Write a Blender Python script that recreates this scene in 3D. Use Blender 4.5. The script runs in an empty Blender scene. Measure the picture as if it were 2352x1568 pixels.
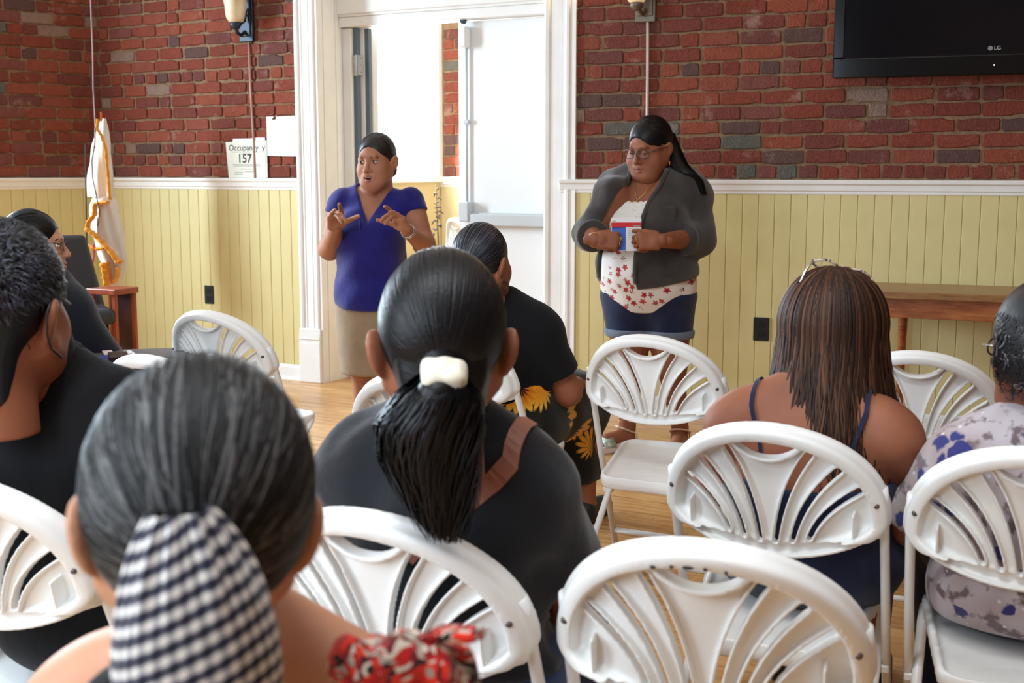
import bpy, bmesh, math, random
import numpy as np
from mathutils import Vector, Matrix, Euler

# ------------------------------------------------------------------ camera, sky, daylight, exposure
sc = bpy.context.scene
FPX, IMW, IMH, CAMZ, PITCH = 2800.0, 2352, 1568, 1.34, math.radians(8.0)
cd = bpy.data.cameras.new('camera')
cam = bpy.data.objects.new('camera', cd)
sc.collection.objects.link(cam)
cam.location = (0, 0, CAMZ)
cam.rotation_euler = (math.radians(90) - PITCH, 0, 0)
cd.sensor_width = 36.0
cd.lens = FPX / IMW * 36.0
cd.clip_start = 0.05
cd.dof.use_dof = True
cd.dof.focus_distance = 3.9
cd.dof.aperture_fstop = 6.0
sc.camera = cam

vs = sc.view_settings
vs.view_transform = 'Standard'
vs.look = 'None'
vs.gamma = 1.0
vs.use_curve_mapping = False
vs.exposure = 0.06

world = bpy.data.worlds.new('sky')
sc.world = world
world.use_nodes = True
wn = world.node_tree
bg = wn.nodes['Background']
bg.inputs['Color'].default_value = (0.86, 0.93, 1.0, 1)
bg.inputs['Strength'].default_value = 4.0

# room frames: local x runs along the wall to the right, local y into the wall, z up
def frame(ox, oy, slope):
    l = math.hypot(1, slope)
    d = (1 / l, slope / l)
    return Matrix(((d[0], -d[1], 0, ox), (d[1], d[0], 0, oy), (0, 0, 1, 0), (0, 0, 0, 1)))
FL = frame(-1.36, 7.75, -0.53)          # back wall, left stretch and doorway
FR = frame(0.309, 6.85, -0.38)          # back wall, right stretch
NL = (FL.to_3x3() @ Vector((0, -1, 0)))  # towards the room
CORNER = FL @ Vector((-1.653, 0, 0))
B1 = Vector((-3.34, 8.03, 0))           # a point further along the left wall
BEND = CORNER + (B1 - CORNER).normalized() * 3.4
_d = (CORNER - BEND).normalized()
FW = Matrix(((_d.x, -_d.y, 0, CORNER.x), (_d.y, _d.x, 0, CORNER.y), (0, 0, 1, 0), (0, 0, 0, 1)))  # left wall, x<=0
CEIL = 3.7
_e = NL
SIDE_END = Vector((-2.3, -3.2, 0))
SIDE_TOP = Vector((-2.9, 2.2, 0))
RIGHT_CORNER = FR @ Vector((5.2, 0, 0))
RIGHT_END = RIGHT_CORNER + _e * 9.5

def area(name, loc, direction, sx, sy, power, color=(1, 1, 1), portal=False):
    l = bpy.data.lights.new(name, 'AREA')
    l.shape = 'RECTANGLE'; l.size = sx; l.size_y = sy; l.energy = power; l.color = color
    o = bpy.data.objects.new(name, l)
    sc.collection.objects.link(o)
    o.location = loc
    o.rotation_euler = Vector(direction).to_track_quat('-Z', 'Y').to_euler()
    if portal: l.cycles.is_portal = True
    return o
# daylight through the tall windows of the left wall (metres from the corner) and of the wall behind the audience
LEFT_WINDOWS = [2.3]
SIDE_WINDOWS = [1.3, 3.4]          # metres along the nearer side wall
LEFT_N = Vector((_d.y, -_d.x, 0))
_s = (SIDE_END - SIDE_TOP); SIDE_LEN = _s.length; _s.normalize()
SIDE_N = Vector((-_s.y, _s.x, 0))
for _t in LEFT_WINDOWS:
    area('window_daylight', FW @ Vector((-_t, 0.02, 2.05)), LEFT_N + Vector((0, 0, -0.10)), 1.0, 2.0, 320, (0.70, 0.86, 1.0))
for _t, _w in zip(SIDE_WINDOWS, (62, 98)):
    area('window_daylight', SIDE_TOP + _s * _t + SIDE_N * -0.02 + Vector((0, 0, 2.0)), SIDE_N + Vector((0, 0, -0.12)), 1.1, 2.0, _w, (0.70, 0.86, 1.0))
# daylight through the vestibule window beyond the door
area('vestibule_daylight', FL @ Vector((0.02, 1.19, 1.9)), FL.to_3x3() @ Vector((1, -0.45, -0.12)), 0.82, 1.15, 130, (0.78, 0.90, 1.0))
# added overhead fill lights, standing in for lamps without any fixtures
for _x, _y, _w, _c in ((-0.6, 0.9, 58, (0.86, 0.94, 1.0)), (0.7, 1.7, 14, (0.92, 0.95, 1.0)), (1.9, 4.6, 5, (1.0, 0.8, 0.6))):
    area('ceiling_fill_light', (_x, _y, CEIL - 0.12), (0, 0, -1), 0.9, 0.9, _w, _c)

# ------------------------------------------------------------------ helpers
rng = random.Random(11)
nrng = np.random.default_rng(5)

def ray(u, v):
    a = (u - IMW / 2) / FPX; b = -(v - IMH / 2) / FPX
    cp, sp = math.cos(PITCH), math.sin(PITCH)
    return Vector((a, cp + b * sp, -sp + b * cp))
def pt(u, v, Y):
    r = ray(u, v); t = Y / r.y
    return Vector((r.x * t, Y, CAMZ + r.z * t))
def pz(u, v, z):
    r = ray(u, v); t = (z - CAMZ) / r.z
    return Vector((r.x * t, r.y * t, z))
def on_frame(u, v, M, depth=0.0):
    """local coordinates on a wall frame (at a depth into the wall) hit by pixel u, v"""
    Mi = M.inverted()
    o = Mi @ Vector((0, 0, CAMZ)); d = Mi.to_3x3() @ ray(u, v)
    t = (depth - o.y) / d.y
    return o + d * t

def link(o, parent=None):
    sc.collection.objects.link(o)
    if parent is not None: o.parent = parent
    return o
def tag(o, label=None, cat=None, group=None, kind=None):
    if label: o['label'] = label
    if cat: o['category'] = cat
    if group: o['group'] = group
    if kind: o['kind'] = kind
    return o
def empty(name, M=None, label=None, cat=None, group=None, kind=None):
    o = bpy.data.objects.new(name, None)
    o.empty_display_size = 0.1
    sc.collection.objects.link(o)
    if M is not None: o.matrix_world = M
    return tag(o, label, cat, group, kind)
def TR(x=0, y=0, z=0, rz=0):
    return Matrix.Translation((x, y, z)) @ Matrix.Rotation(rz, 4, 'Z')

class G:
    """geometry buffer: vertices, polygons, material index and a per-vertex tint"""
    def __init__(s): s.v = []; s.f = []; s.m = []; s.t = []; s.n = 0; s.uv = None
    def add(s, V, F, mi=0, tint=None, M=None):
        V = np.asarray(V, float).reshape(-1, 3)
        if M is not None:
            A = np.array(M); V = V @ A[:3, :3].T + A[:3, 3]
        s.v.append(V)
        s.t.append(np.zeros(len(V)) if tint is None else np.broadcast_to(np.asarray(tint, float), (len(V),)))
        if isinstance(F, np.ndarray):
            s.f.append(F + s.n)
        else:
            for k in (3, 4):
                q = [f for f in F if len(f) == k]
                if q: s.f.append(np.array(q, int) + s.n)
            for f in F:
                if len(f) > 4: s.f.append(np.array([f], int) + s.n)
        nf = sum(len(a) for a in s.f) - sum(len(a) for a in s.m)
        if np.ndim(mi): s.m.append(np.asarray(mi, int))
        else: s.m.append(np.full(nf, mi, int))
        s.n += len(V)
        return s
    # ---- shapes
    def box(s, lo, hi, bev=0.0, mi=0, M=None):
        x0, y0, z0 = lo; x1, y1, z1 = hi
        if bev <= 0:
            V = [(x, y, z) for x in (x0, x1) for y in (y0, y1) for z in (z0, z1)]
            F = [(0, 1, 3, 2), (4, 6, 7, 5), (0, 4, 5, 1), (2, 3, 7, 6), (0, 2, 6, 4), (1, 5, 7, 3)]
            return s.add(V, F, mi, M=M)
        b = min(bev, (x1 - x0) / 2.01, (y1 - y0) / 2.01, (z1 - z0) / 2.01)
        V = []; ix = {}
        for i in (0, 1):
            for j in (0, 1):
                for k in (0, 1):
                    X = (x0, x1)[i]; Y = (y0, y1)[j]; Z = (z0, z1)[k]
                    xi = X + b * (1 - 2 * i); yi = Y + b * (1 - 2 * j); zi = Z + b * (1 - 2 * k)
                    for a, p in enumerate(((X, yi, zi), (xi, Y, zi), (xi, yi, Z))):
                        ix[(i, j, k, a)] = len(V); V.append(p)
        F = []
        for a in range(3):
            o1, o2 = [(1, 2), (0, 2), (0, 1)][a]
            for e in (0, 1):
                q = []
                for c1, c2 in ((0, 0), (1, 0), (1, 1), (0, 1)):
                    c = [0, 0, 0]; c[a] = e; c[o1] = c1; c[o2] = c2
                    q.append(ix[(*c, a)])
                F.append(q)
            for c1 in (0, 1):
                for c2 in (0, 1):
                    p = [0, 0, 0]; q_ = [0, 0, 0]; p[o1] = q_[o1] = c1; p[o2] = q_[o2] = c2; p[a] = 0; q_[a] = 1
                    F.append([ix[(*p, o1)], ix[(*q_, o1)], ix[(*q_, o2)], ix[(*p, o2)]])
        for i in (0, 1):
            for j in (0, 1):
                for k in (0, 1):
                    F.append([ix[(i, j, k, 0)], ix[(i, j, k, 1)], ix[(i, j, k, 2)]])
        # orient outwards
        c = np.array([(x0 + x1) / 2, (y0 + y1) / 2, (z0 + z1) / 2]); VA = np.array(V); G_ = []
        for f in F:
            p = VA[f]; n = np.cross(p[1] - p[0], p[2] - p[0])
            G_.append(f if np.dot(n, p.mean(0) - c) > 0 else f[::-1])
        return s.add(V, G_, mi, M=M)
    def tube(s, pts, r, seg=10, mi=0, cap=True, sq=1.0, M=None, tint=None):
        P = np.array([tuple(p) for p in pts], float); n = len(P)
        r = np.broadcast_to(np.asarray(r, float), (n,))
        T = np.gradient(P, axis=0); T /= np.linalg.norm(T, axis=1)[:, None] + 1e-12
        ref = np.array((0, 0, 1.0)) if abs(T[0][2]) < 0.9 else np.array((1.0, 0, 0))
        A = np.cross(T[0], ref); A /= np.linalg.norm(A)
        V = []
        for i in range(n):
            A = A - T[i] * np.dot(A, T[i]); A /= np.linalg.norm(A) + 1e-12
            B = np.cross(T[i], A)
            for k in range(seg):
                a = 2 * math.pi * k / seg
                V.append(P[i] + r[i] * (math.cos(a) * A + sq * math.sin(a) * B))
        F = []
        for i in range(n - 1):
            for k in range(seg):
                k2 = (k + 1) % seg
                F.append((i * seg + k, i * seg + k2, (i + 1) * seg + k2, (i + 1) * seg + k))
        if cap:
            V.append(P[0]); V.append(P[-1]); a = n * seg; b = a + 1
            for k in range(seg):
                k2 = (k + 1) % seg
                F.append((k2, k, a)); F.append(((n - 1) * seg + k, (n - 1) * seg + k2, b))
        return s.add(V, F, mi, M=M, tint=tint)
    def lathe(s, prof, seg=24, mi=0, M=None, c=(0, 0)):
        V = []; F = []; n = len(prof)
        for r, z in prof:
            for k in range(seg):
                a = 2 * math.pi * k / seg
                V.append((c[0] + r * math.cos(a), c[1] + r * math.sin(a), z))
        for i in range(n - 1):
            for k in range(seg):
                k2 = (k + 1) % seg
                F.append((i * seg + k, i * seg + k2, (i + 1) * seg + k2, (i + 1) * seg + k))
        return s.add(V, F, mi, M=M)
    def ball(s, c, r, mi=0, seg=16, rings=10, M=None):
        r = np.broadcast_to(np.asarray(r, float), (3,))
        V = [(c[0], c[1], c[2] - r[2])]; F = []
        for i in range(1, rings):
            t = math.pi * i / rings
            for k in range(seg):
                a = 2 * math.pi * k / seg
                V.append((c[0] + r[0] * math.sin(t) * math.cos(a), c[1] + r[1] * math.sin(t) * math.sin(a), c[2] - r[2] * math.cos(t)))
        V.append((c[0], c[1], c[2] + r[2])); L = len(V) - 1
        for k in range(seg):
            k2 = (k + 1) % seg
            F.append((0, 1 + k2, 1 + k)); F.append((L, 1 + (rings - 2) * seg + k, 1 + (rings - 2) * seg + k2))
            for i in range(rings - 2):
                F.append((1 + i * seg + k, 1 + i * seg + k2, 1 + (i + 1) * seg + k2, 1 + (i + 1) * seg + k))
        return s.add(V, F, mi, M=M)
    def prism(s, outline, y0, y1, mi=0, M=None):
        """outline of (x, z) pairs, counter-clockwise seen from -y, extruded from y0 to y1"""
        n = len(outline)
        V = [(x, y0, z) for x, z in outline] + [(x, y1, z) for x, z in outline]
        F = [tuple(range(n)), tuple(range(2 * n - 1, n - 1, -1))]
        F += [(i, i + n, (i + 1) % n + n, (i + 1) % n) for i in range(n)]
        return s.add(V, F, mi, M=M)
    # ---- to mesh
    def mesh(s, name, mats, smooth=False):
        me = bpy.data.meshes.new(name)
        V = np.concatenate(s.v) if s.v else np.zeros((0, 3))
        me.vertices.add(len(V)); me.vertices.foreach_set('co', V.astype(np.float32).ravel())
        lt = np.concatenate([np.full(len(a), a.shape[1]) for a in s.f])
        lv = np.concatenate([a.ravel() for a in s.f])
        me.loops.add(len(lv)); me.loops.foreach_set('vertex_index', lv.astype(np.int32))
        me.polygons.add(len(lt))
        ls = np.concatenate([[0], np.cumsum(lt)[:-1]])
        me.polygons.foreach_set('loop_start', ls.astype(np.int32))
        me.polygons.foreach_set('material_index', np.concatenate(s.m).astype(np.int32))
        T = np.concatenate(s.t)
        if T.any():
            at = me.attributes.new('tint', 'FLOAT', 'POINT'); at.data.foreach_set('value', T.astype(np.float32))
        if s.uv is not None:
            uvl = me.uv_layers.new(name='uv'); uvl.data.foreach_set('uv', s.uv[lv].astype(np.float32).ravel())
        for m in (mats if isinstance(mats, (list, tuple)) else [mats]): me.materials.append(m)
        me.polygons.foreach_set('use_smooth', np.full(len(lt), bool(smooth)))
        me.update(calc_edges=True)
        me.validate()
        return me
    def obj(s, name, mats, parent=None, smooth=False, M=None):
        o = bpy.data.objects.new(name, s.mesh(name, mats, smooth))
        link(o, parent)
        if M is not None:
            if parent is None: o.matrix_world = M
            else: o.matrix_local = M
        return o

def copy_tree(o, parent=None):
    c = o.copy(); sc.collection.objects.link(c)
    if parent is not None: c.parent = parent
    for ch in list(o.children): copy_tree(ch, c)
    return c

# ------------------------------------------------------------------ signed distance modelling (one smooth skin per body)
def _n(a): return np.asarray(a, np.float32)
def cone(a, b, ra, rb, capa=False, capb=False):
    a = _n(a); b = _n(b); ba = b - a; L2 = float(ba @ ba) + 1e-12
    def f(x, y, z):
        px, py, pz_ = x - a[0], y - a[1], z - a[2]
        h = (px * ba[0] + py * ba[1] + pz_ * ba[2]) / L2
        t = np.clip(h, 0, 1)
        d = np.sqrt((px - t * ba[0]) ** 2 + (py - t * ba[1]) ** 2 + (pz_ - t * ba[2]) ** 2) - (ra + t * (rb - ra))
        L = math.sqrt(L2)
        if capb: d = np.maximum(d, (h - 1) * L)
        if capa: d = np.maximum(d, -h * L)
        return d
    r = max(ra, rb)
    return f, np.minimum(a, b) - r, np.maximum(a, b) + r
def ell(c, r, rot=None):
    c = _n(c); r = np.broadcast_to(_n(r), (3,)).astype(np.float32)
    Rm = np.array(Euler([math.radians(q) for q in rot]).to_matrix(), np.float32) if rot is not None else None
    def f(x, y, z):
        x, y, z = x - c[0], y - c[1], z - c[2]
        if Rm is not None:
            x, y, z = (Rm[0, 0] * x + Rm[1, 0] * y + Rm[2, 0] * z, Rm[0, 1] * x + Rm[1, 1] * y + Rm[2, 1] * z, Rm[0, 2] * x + Rm[1, 2] * y + Rm[2, 2] * z)
        k0 = np.sqrt((x / r[0]) ** 2 + (y / r[1]) ** 2 + (z / r[2]) ** 2)
        k1 = np.sqrt((x / r[0] ** 2) ** 2 + (y / r[1] ** 2) ** 2 + (z / r[2] ** 2) ** 2)
        return k0 * (k0 - 1) / (k1 + 1e-6)
    e = float(r.max()) if rot is not None else r
    return f, c - e, c + e
def rbox(c, half, rad, rot=None):
    c = _n(c); h = _n(half)
    Rm = np.array(Euler([math.radians(q) for q in rot]).to_matrix(), np.float32) if rot is not None else None
    def f(x, y, z):
        x, y, z = x - c[0], y - c[1], z - c[2]
        if Rm is not None:
            x, y, z = (Rm[0, 0] * x + Rm[1, 0] * y + Rm[2, 0] * z, Rm[0, 1] * x + Rm[1, 1] * y + Rm[2, 1] * z, Rm[0, 2] * x + Rm[1, 2] * y + Rm[2, 2] * z)
        qx, qy, qz = np.abs(x) - h[0] + rad, np.abs(y) - h[1] + rad, np.abs(z) - h[2] + rad
        return np.sqrt(np.maximum(qx, 0) ** 2 + np.maximum(qy, 0) ** 2 + np.maximum(qz, 0) ** 2) + np.minimum(np.maximum(qx, np.maximum(qy, qz)), 0) - rad
    e = float(np.linalg.norm(h))
    return f, c - e, c + e
def infl(p, r):
    f, lo, hi = p
    return (lambda x, y, z: f(x, y, z) - r), lo - abs(r), hi + abs(r)
def halfspace(point, normal):
    p = _n(point); n = _n(normal); n = n / np.linalg.norm(n)
    return (lambda x, y, z: (x - p[0]) * n[0] + (y - p[1]) * n[1] + (z - p[2]) * n[2]), None, None

class SDF:
    def __init__(s, lo, hi, h):
        s.lo = np.array(lo, float); s.h = h
        s.n = np.ceil((np.array(hi) - s.lo) / h).astype(int) + 1
        s.d = np.full(s.n, 1.0, np.float32)
        s.ax = [(s.lo[i] + h * np.arange(s.n[i])).astype(np.float32) for i in range(3)]
    def _go(s, prim, k, op):
        f, lo, hi = prim
        if lo is None: sl = (slice(None),) * 3
        else:
            m = k + 4 * s.h
            i0 = np.clip(np.floor((np.array(lo) - m - s.lo) / s.h).astype(int), 0, s.n)
            i1 = np.clip(np.ceil((np.array(hi) + m - s.lo) / s.h).astype(int) + 1, 0, s.n)
            if (i1 <= i0).any(): return s
            sl = tuple(slice(a, b) for a, b in zip(i0, i1))
        x = s.ax[0][sl[0]][:, None, None]; y = s.ax[1][sl[1]][None, :, None]; z = s.ax[2][sl[2]][None, None, :]
        p = f(x, y, z).astype(np.float32); d = s.d[sl]
        if op == 'u':
            r = np.minimum(d, p)
            if k > 0:
                q = np.maximum(k - np.abs(d - p), 0) / k; r = r - q * q * k * 0.25
        else:
            if op == 's': p = -p
            r = np.maximum(d, p)
            if k > 0:
                q = np.maximum(k - np.abs(d - p), 0) / k; r = r + q * q * k * 0.25
        s.d[sl] = r
        return s
    def u(s, prim, k=0.0): return s._go(prim, k, 'u')
    def sub(s, prim, k=0.0): return s._go(prim, k, 's')
    def cut(s, prim, k=0.0):
        f, lo, hi = prim
        return s._go((f, None, None), k, 'i')
    def noise(s, amp, scale, seed=0):
        """low-frequency folds"""
        r = np.random.default_rng(seed)
        x = s.ax[0][:, None, None]; y = s.ax[1][None, :, None]; z = s.ax[2][None, None, :]
        t = 0
        for i in range(5):
            k = r.normal(size=3) * scale; ph = r.uniform(0, 6.28)
            t = t + np.sin(k[0] * x + k[1] * y + k[2] * z + ph)
        s.d = s.d + (amp / 2.2 * t).astype(np.float32)
        return s
    def net(s, M=None):
        d = s.d.copy()
        d[0] = d[-1] = 1; d[:, 0] = d[:, -1] = 1; d[:, :, 0] = d[:, :, -1] = 1
        ins = d < 0
        n = np.array(d.shape) - 1
        cnt = np.zeros(n, np.int8)
        cs = [(i, j, k) for i in (0, 1) for j in (0, 1) for k in (0, 1)]
        for i, j, k in cs: cnt += ins[i:i + n[0], j:j + n[1], k:k + n[2]]
        act = (cnt > 0) & (cnt < 8)
        cells = np.argwhere(act)
        idx = np.full(n, -1, np.int64); idx[act] = np.arange(len(cells))
        pos = np.zeros((len(cells), 3)); w = np.zeros(len(cells))
        cv = {c: d[cells[:, 0] + c[0], cells[:, 1] + c[1], cells[:, 2] + c[2]] for c in cs}
        for a in cs:
            for ax in range(3):
                if a[ax]: continue
                b = list(a); b[ax] = 1; b = tuple(b)
                da, db = cv[a], cv[b]; x = (da < 0) != (db < 0)
                t = da / np.where(x, da - db, 1)
                p = np.tile(np.array(a, float), (len(cells), 1)); p[:, ax] = t
                pos[x] += p[x]; w[x] += 1
        V = s.lo + s.h * (cells + pos / w[:, None])
        Fs = []
        for ax in range(3):
            a0 = np.take(ins, range(0, d.shape[ax] - 1), ax); a1 = np.take(ins, range(1, d.shape[ax]), ax)
            e = np.argwhere(a0 != a1)
            o1, o2 = [(1, 2), (2, 0), (0, 1)][ax]
            ok = (e[:, o1] > 0) & (e[:, o2] > 0) & (e[:, o1] < n[o1]) & (e[:, o2] < n[o2]); e = e[ok]
            q = []
            for s1, s2 in ((1, 1), (0, 1), (0, 0), (1, 0)):
                c = e.copy(); c[:, o1] -= s1; c[:, o2] -= s2
                q.append(idx[c[:, 0], c[:, 1], c[:, 2]])
            q = np.stack(q, 1)
            flip = ~ins[e[:, 0], e[:, 1], e[:, 2]]
            q[flip] = q[flip][:, ::-1]
            Fs.append(q)
        F = np.concatenate(Fs); F = F[(F >= 0).all(1)]
        if M is not None:
            A = np.array(M); V = V @ A[:3, :3].T + A[:3, 3]
        return V, F

# ------------------------------------------------------------------ materials
def srgb(r, g, b):
    f = lambda c: (c / 255 / 12.92) if c / 255 <= 0.04045 else ((c / 255 + 0.055) / 1.055) ** 2.4
    return (f(r), f(g), f(b), 1)
class MT:
    def __init__(s, name, col=(0.8, 0.8, 0.8, 1), rough=0.5, metal=0.0, spec=0.5, sheen=0.0, coat=0.0):
        s.m = bpy.data.materials.new(name); s.m.use_nodes = True
        s.t = s.m.node_tree; s.b = s.t.nodes['Principled BSDF']
        s.b.inputs['Base Color'].default_value = col
        s.b.inputs['Roughness'].default_value = rough
        s.b.inputs['Metallic'].default_value = metal
        s.b.inputs['Specular IOR Level'].default_value = spec
        if sheen: s.b.inputs['Sheen Weight'].default_value = sheen
        if coat: s.b.inputs['Coat Weight'].default_value = coat
        s._co = None
    def nd(s, typ, **kw):
        n = s.t.nodes.new(typ)
        for k, v in kw.items():
            if k.startswith('i_'):
                key = k[2:]; key = int(key) if key.isdigit() else key.replace('_', ' ')
                if hasattr(v, 'is_output'): s.t.links.new(v, n.inputs[key])
                else: n.inputs[key].default_value = v
            else: setattr(n, k, v)
        return n
    def l(s, a, b): s.t.links.new(a, b)
    def co(s, kind='Object'):
        if s._co is None: s._co = s.nd('ShaderNodeTexCoord')
        return s._co.outputs[kind]
    def scaled(s, sx, sy, sz, kind='Object'):
        return s.nd('ShaderNodeMapping', i_Vector=s.co(kind), i_Scale=(sx, sy, sz)).outputs[0]
    def noise(s, scale, detail=3, rough=0.5, vec=None):
        return s.nd('ShaderNodeTexNoise', i_Vector=vec or s.co(), i_Scale=scale, i_Detail=detail, i_Roughness=rough).outputs['Fac']
    def vor(s, scale, vec=None, out='Distance', feature='F1', rnd=1.0):
        n = s.nd('ShaderNodeTexVoronoi', i_Vector=vec or s.co(), i_Scale=scale, i_Randomness=rnd); n.feature = feature
        return n.outputs[out]
    def math(s, op, a, b=0.0, c=0.0):
        n = s.nd('ShaderNodeMath', operation=op)
        for i, v in enumerate((a, b, c)):
            if hasattr(v, 'is_output'): s.l(v, n.inputs[i])
            else: n.inputs[i].default_value = v
        return n.outputs[0]
    def ramp(s, fac, stops, interp='LINEAR'):
        n = s.nd('ShaderNodeValToRGB'); s.l(fac, n.inputs[0]); r = n.color_ramp; r.interpolation = interp
        while len(r.elements) < len(stops): r.elements.new(0.5)
        for e, (p, c) in zip(r.elements, stops): e.position = p; e.color = c
        return n.outputs[0]
    def mix(s, fac, a, b, blend='MIX'):
        n = s.nd('ShaderNodeMix', data_type='RGBA', blend_type=blend)
        for key, v in ((0, fac), (6, a), (7, b)):
            if hasattr(v, 'is_output'): s.l(v, n.inputs[key])
            else: n.inputs[key].default_value = v
        return n.outputs[2]
    def attr(s, name): return s.nd('ShaderNodeAttribute', attribute_name=name).outputs['Fac']
    def rand(s): return s.nd('ShaderNodeObjectInfo').outputs['Random']
    def col(s, c): s.l(c, s.b.inputs['Base Color']); return s
    def bump(s, h, strength=0.3, dist=0.01):
        n = s.nd('ShaderNodeBump', i_Height=h, i_Strength=strength, i_Distance=dist)
        s.l(n.outputs[0], s.b.inputs['Normal']); return s

def plain(name, rgb, rough=0.5, bump=0, bscale=60, **kw):
    m = MT(name, srgb(*rgb), rough, **kw)
    if bump: m.bump(m.noise(bscale, 4), bump, 0.004)
    return m.m
def cloth(name, rgb, var=0.12, scale=9, weave=420, rough=0.9, sheen=0.25, bump=0.35):
    m = MT(name, srgb(*rgb), rough, spec=0.2, sheen=sheen)
    c = srgb(*rgb); lo = tuple(q * (1 - var) for q in c[:3]) + (1,); hi = tuple(min(1, q * (1 + var)) for q in c[:3]) + (1,)
    m.col(m.ramp(m.noise(scale, 3), [(0.35, lo), (0.65, hi)]))
    h = m.math('ADD', m.math('MULTIPLY', m.noise(weave, 2), 0.25), m.noise(16, 3))
    m.bump(h, bump, 0.012)
    return m.m
def skin_mat(name, rgb, rough=0.58):
    m = MT(name, srgb(*rgb), rough, spec=0.4)
    c = srgb(*rgb)
    m.col(m.ramp(m.noise(14, 4), [(0.3, tuple(q * 0.9 for q in c[:3]) + (1,)), (0.7, tuple(min(1, q * 1.08) for q in c[:3]) + (1,))]))
    m.bump(m.noise(220, 3), 0.08, 0.002)
    m.b.inputs['Subsurface Weight'].default_value = 0.08
    m.b.inputs['Subsurface Radius'].default_value = (0.012, 0.005, 0.003)
    return m.m
def hair_mat(name, dark, mid, light, rough=0.38, p=(0.15, 0.6, 0.97), spec=0.45, strand=True):
    m = MT(name, srgb(*mid), rough, spec=spec)
    t = m.attr('tint')
    c = m.ramp(t, [(p[0], srgb(*dark)), (p[1], srgb(*mid)), (p[2], srgb(*light))])
    m.col(c)
    m.bump(m.noise(160, 3), 0.25, 0.003)
    return m.m
# ------------------------------------------------------------------ the room
def sweepx(g, prof, x0, x1, mi=0):
    """profile of (y, z) points extruded along x"""
    n = len(prof)
    V = [(x0, y, z) for y, z in prof] + [(x1, y, z) for y, z in prof]
    F = [tuple(range(n))[::-1], tuple(range(n, 2 * n))] + [(i, (i + 1) % n, (i + 1) % n + n, i + n) for i in range(n)]
    return g.add(V, F, mi)
def sweepz(g, prof, z0, z1, mi=0):
    n = len(prof)
    V = [(x, y, z0) for x, y in prof] + [(x, y, z1) for x, y in prof]
    F = [tuple(range(n)), tuple(range(2 * n - 1, n - 1, -1))] + [(i, i + n, (i + 1) % n + n, (i + 1) % n) for i in range(n)]
    return g.add(V, F, mi)

def brick_mat(name, stops, rough=0.85):
    m = MT(name, rough=rough, spec=0.25)
    c = m.ramp(m.rand(), stops, 'CONSTANT')
    gp = m.nd('ShaderNodeNewGeometry').outputs['Position']
    n = m.noise(26, 6, 0.65, gp); n2 = m.noise(95, 4, 0.6, gp); n3 = m.noise(5.5, 5, 0.7, gp)
    c = m.mix(m.ramp(n, [(0.42, (0, 0, 0, 1)), (0.72, (0.62, 0.62, 0.62, 1))]), c, m.mix(0.45, c, srgb(74, 40, 34)))
    c = m.mix(m.ramp(n2, [(0.55, (0, 0, 0, 1)), (0.80, (0.16, 0.16, 0.16, 1))]), c, srgb(196, 160, 140))
    c = m.mix(m.ramp(n3, [(0.60, (0, 0, 0, 1)), (0.72, (0.42, 0.42, 0.42, 1))]), c, srgb(186, 158, 144))
    m.col(c)
    m.bump(m.math('ADD', n2, n), 0.8, 0.012)
    return m.m
REDS = [(0.0, srgb(138, 69, 53)), (0.14, srgb(126, 62, 49)), (0.28, srgb(145, 75, 55)), (0.42, srgb(120, 63, 53)), (0.55, srgb(134, 65, 49)),
        (0.66, srgb(113, 65, 59)), (0.75, srgb(142, 75, 59)), (0.84, srgb(126, 73, 65)), (0.915, srgb(96, 71, 67)), (0.955, srgb(145, 119, 105)), (0.98, srgb(99, 97, 89))]
M_brick = brick_mat('brick', REDS)
m = MT('mortar', rough=0.95, spec=0.1)
m.col(m.ramp(m.noise(30, 5, 0.7), [(0.3, srgb(118, 92, 70)), (0.7, srgb(154, 126, 98))]))
m.bump(m.noise(120, 4), 0.6, 0.006); M_mortar = m.m
m = MT('beadboard_paint', rough=0.5, spec=0.4)
m.col(m.mix(m.math('MULTIPLY', m.rand(), 0.5), m.ramp(m.noise(6, 3), [(0.3, srgb(212, 198, 138)), (0.7, srgb(221, 208, 150))]), srgb(222, 206, 150)))
m.bump(m.noise(40, 3), 0.06, 0.004); M_board = m.m
m = MT('vestibule_paint', srgb(214, 196, 150), 0.6); M_vest = m.m
m = MT('white_gloss_paint', rough=0.4, spec=0.45)
m.col(m.ramp(m.noise(5, 4), [(0.3, srgb(236, 234, 230)), (0.75, srgb(246, 245, 242))])); m.bump(m.noise(30, 3), 0.05, 0.004)
M_trim = m.m
M_plaster = plain('plaster', (232, 228, 220), 0.9)
M_slate = plain('slate_frame_paint', (92, 108, 122), 0.5)
M_steel = plain('brushed_steel', (190, 192, 196), 0.35, metal=0.7)
M_alu = plain('satin_aluminium', (206, 212, 214), 0.4, metal=0.3)
M_black = plain('black_plastic', (18, 18, 20), 0.45)
M_dark = plain('dark_iron', (52, 60, 70), 0.45, metal=0.6)
M_dkbox = plain('black_matte', (14, 14, 16), 0.8)

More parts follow.
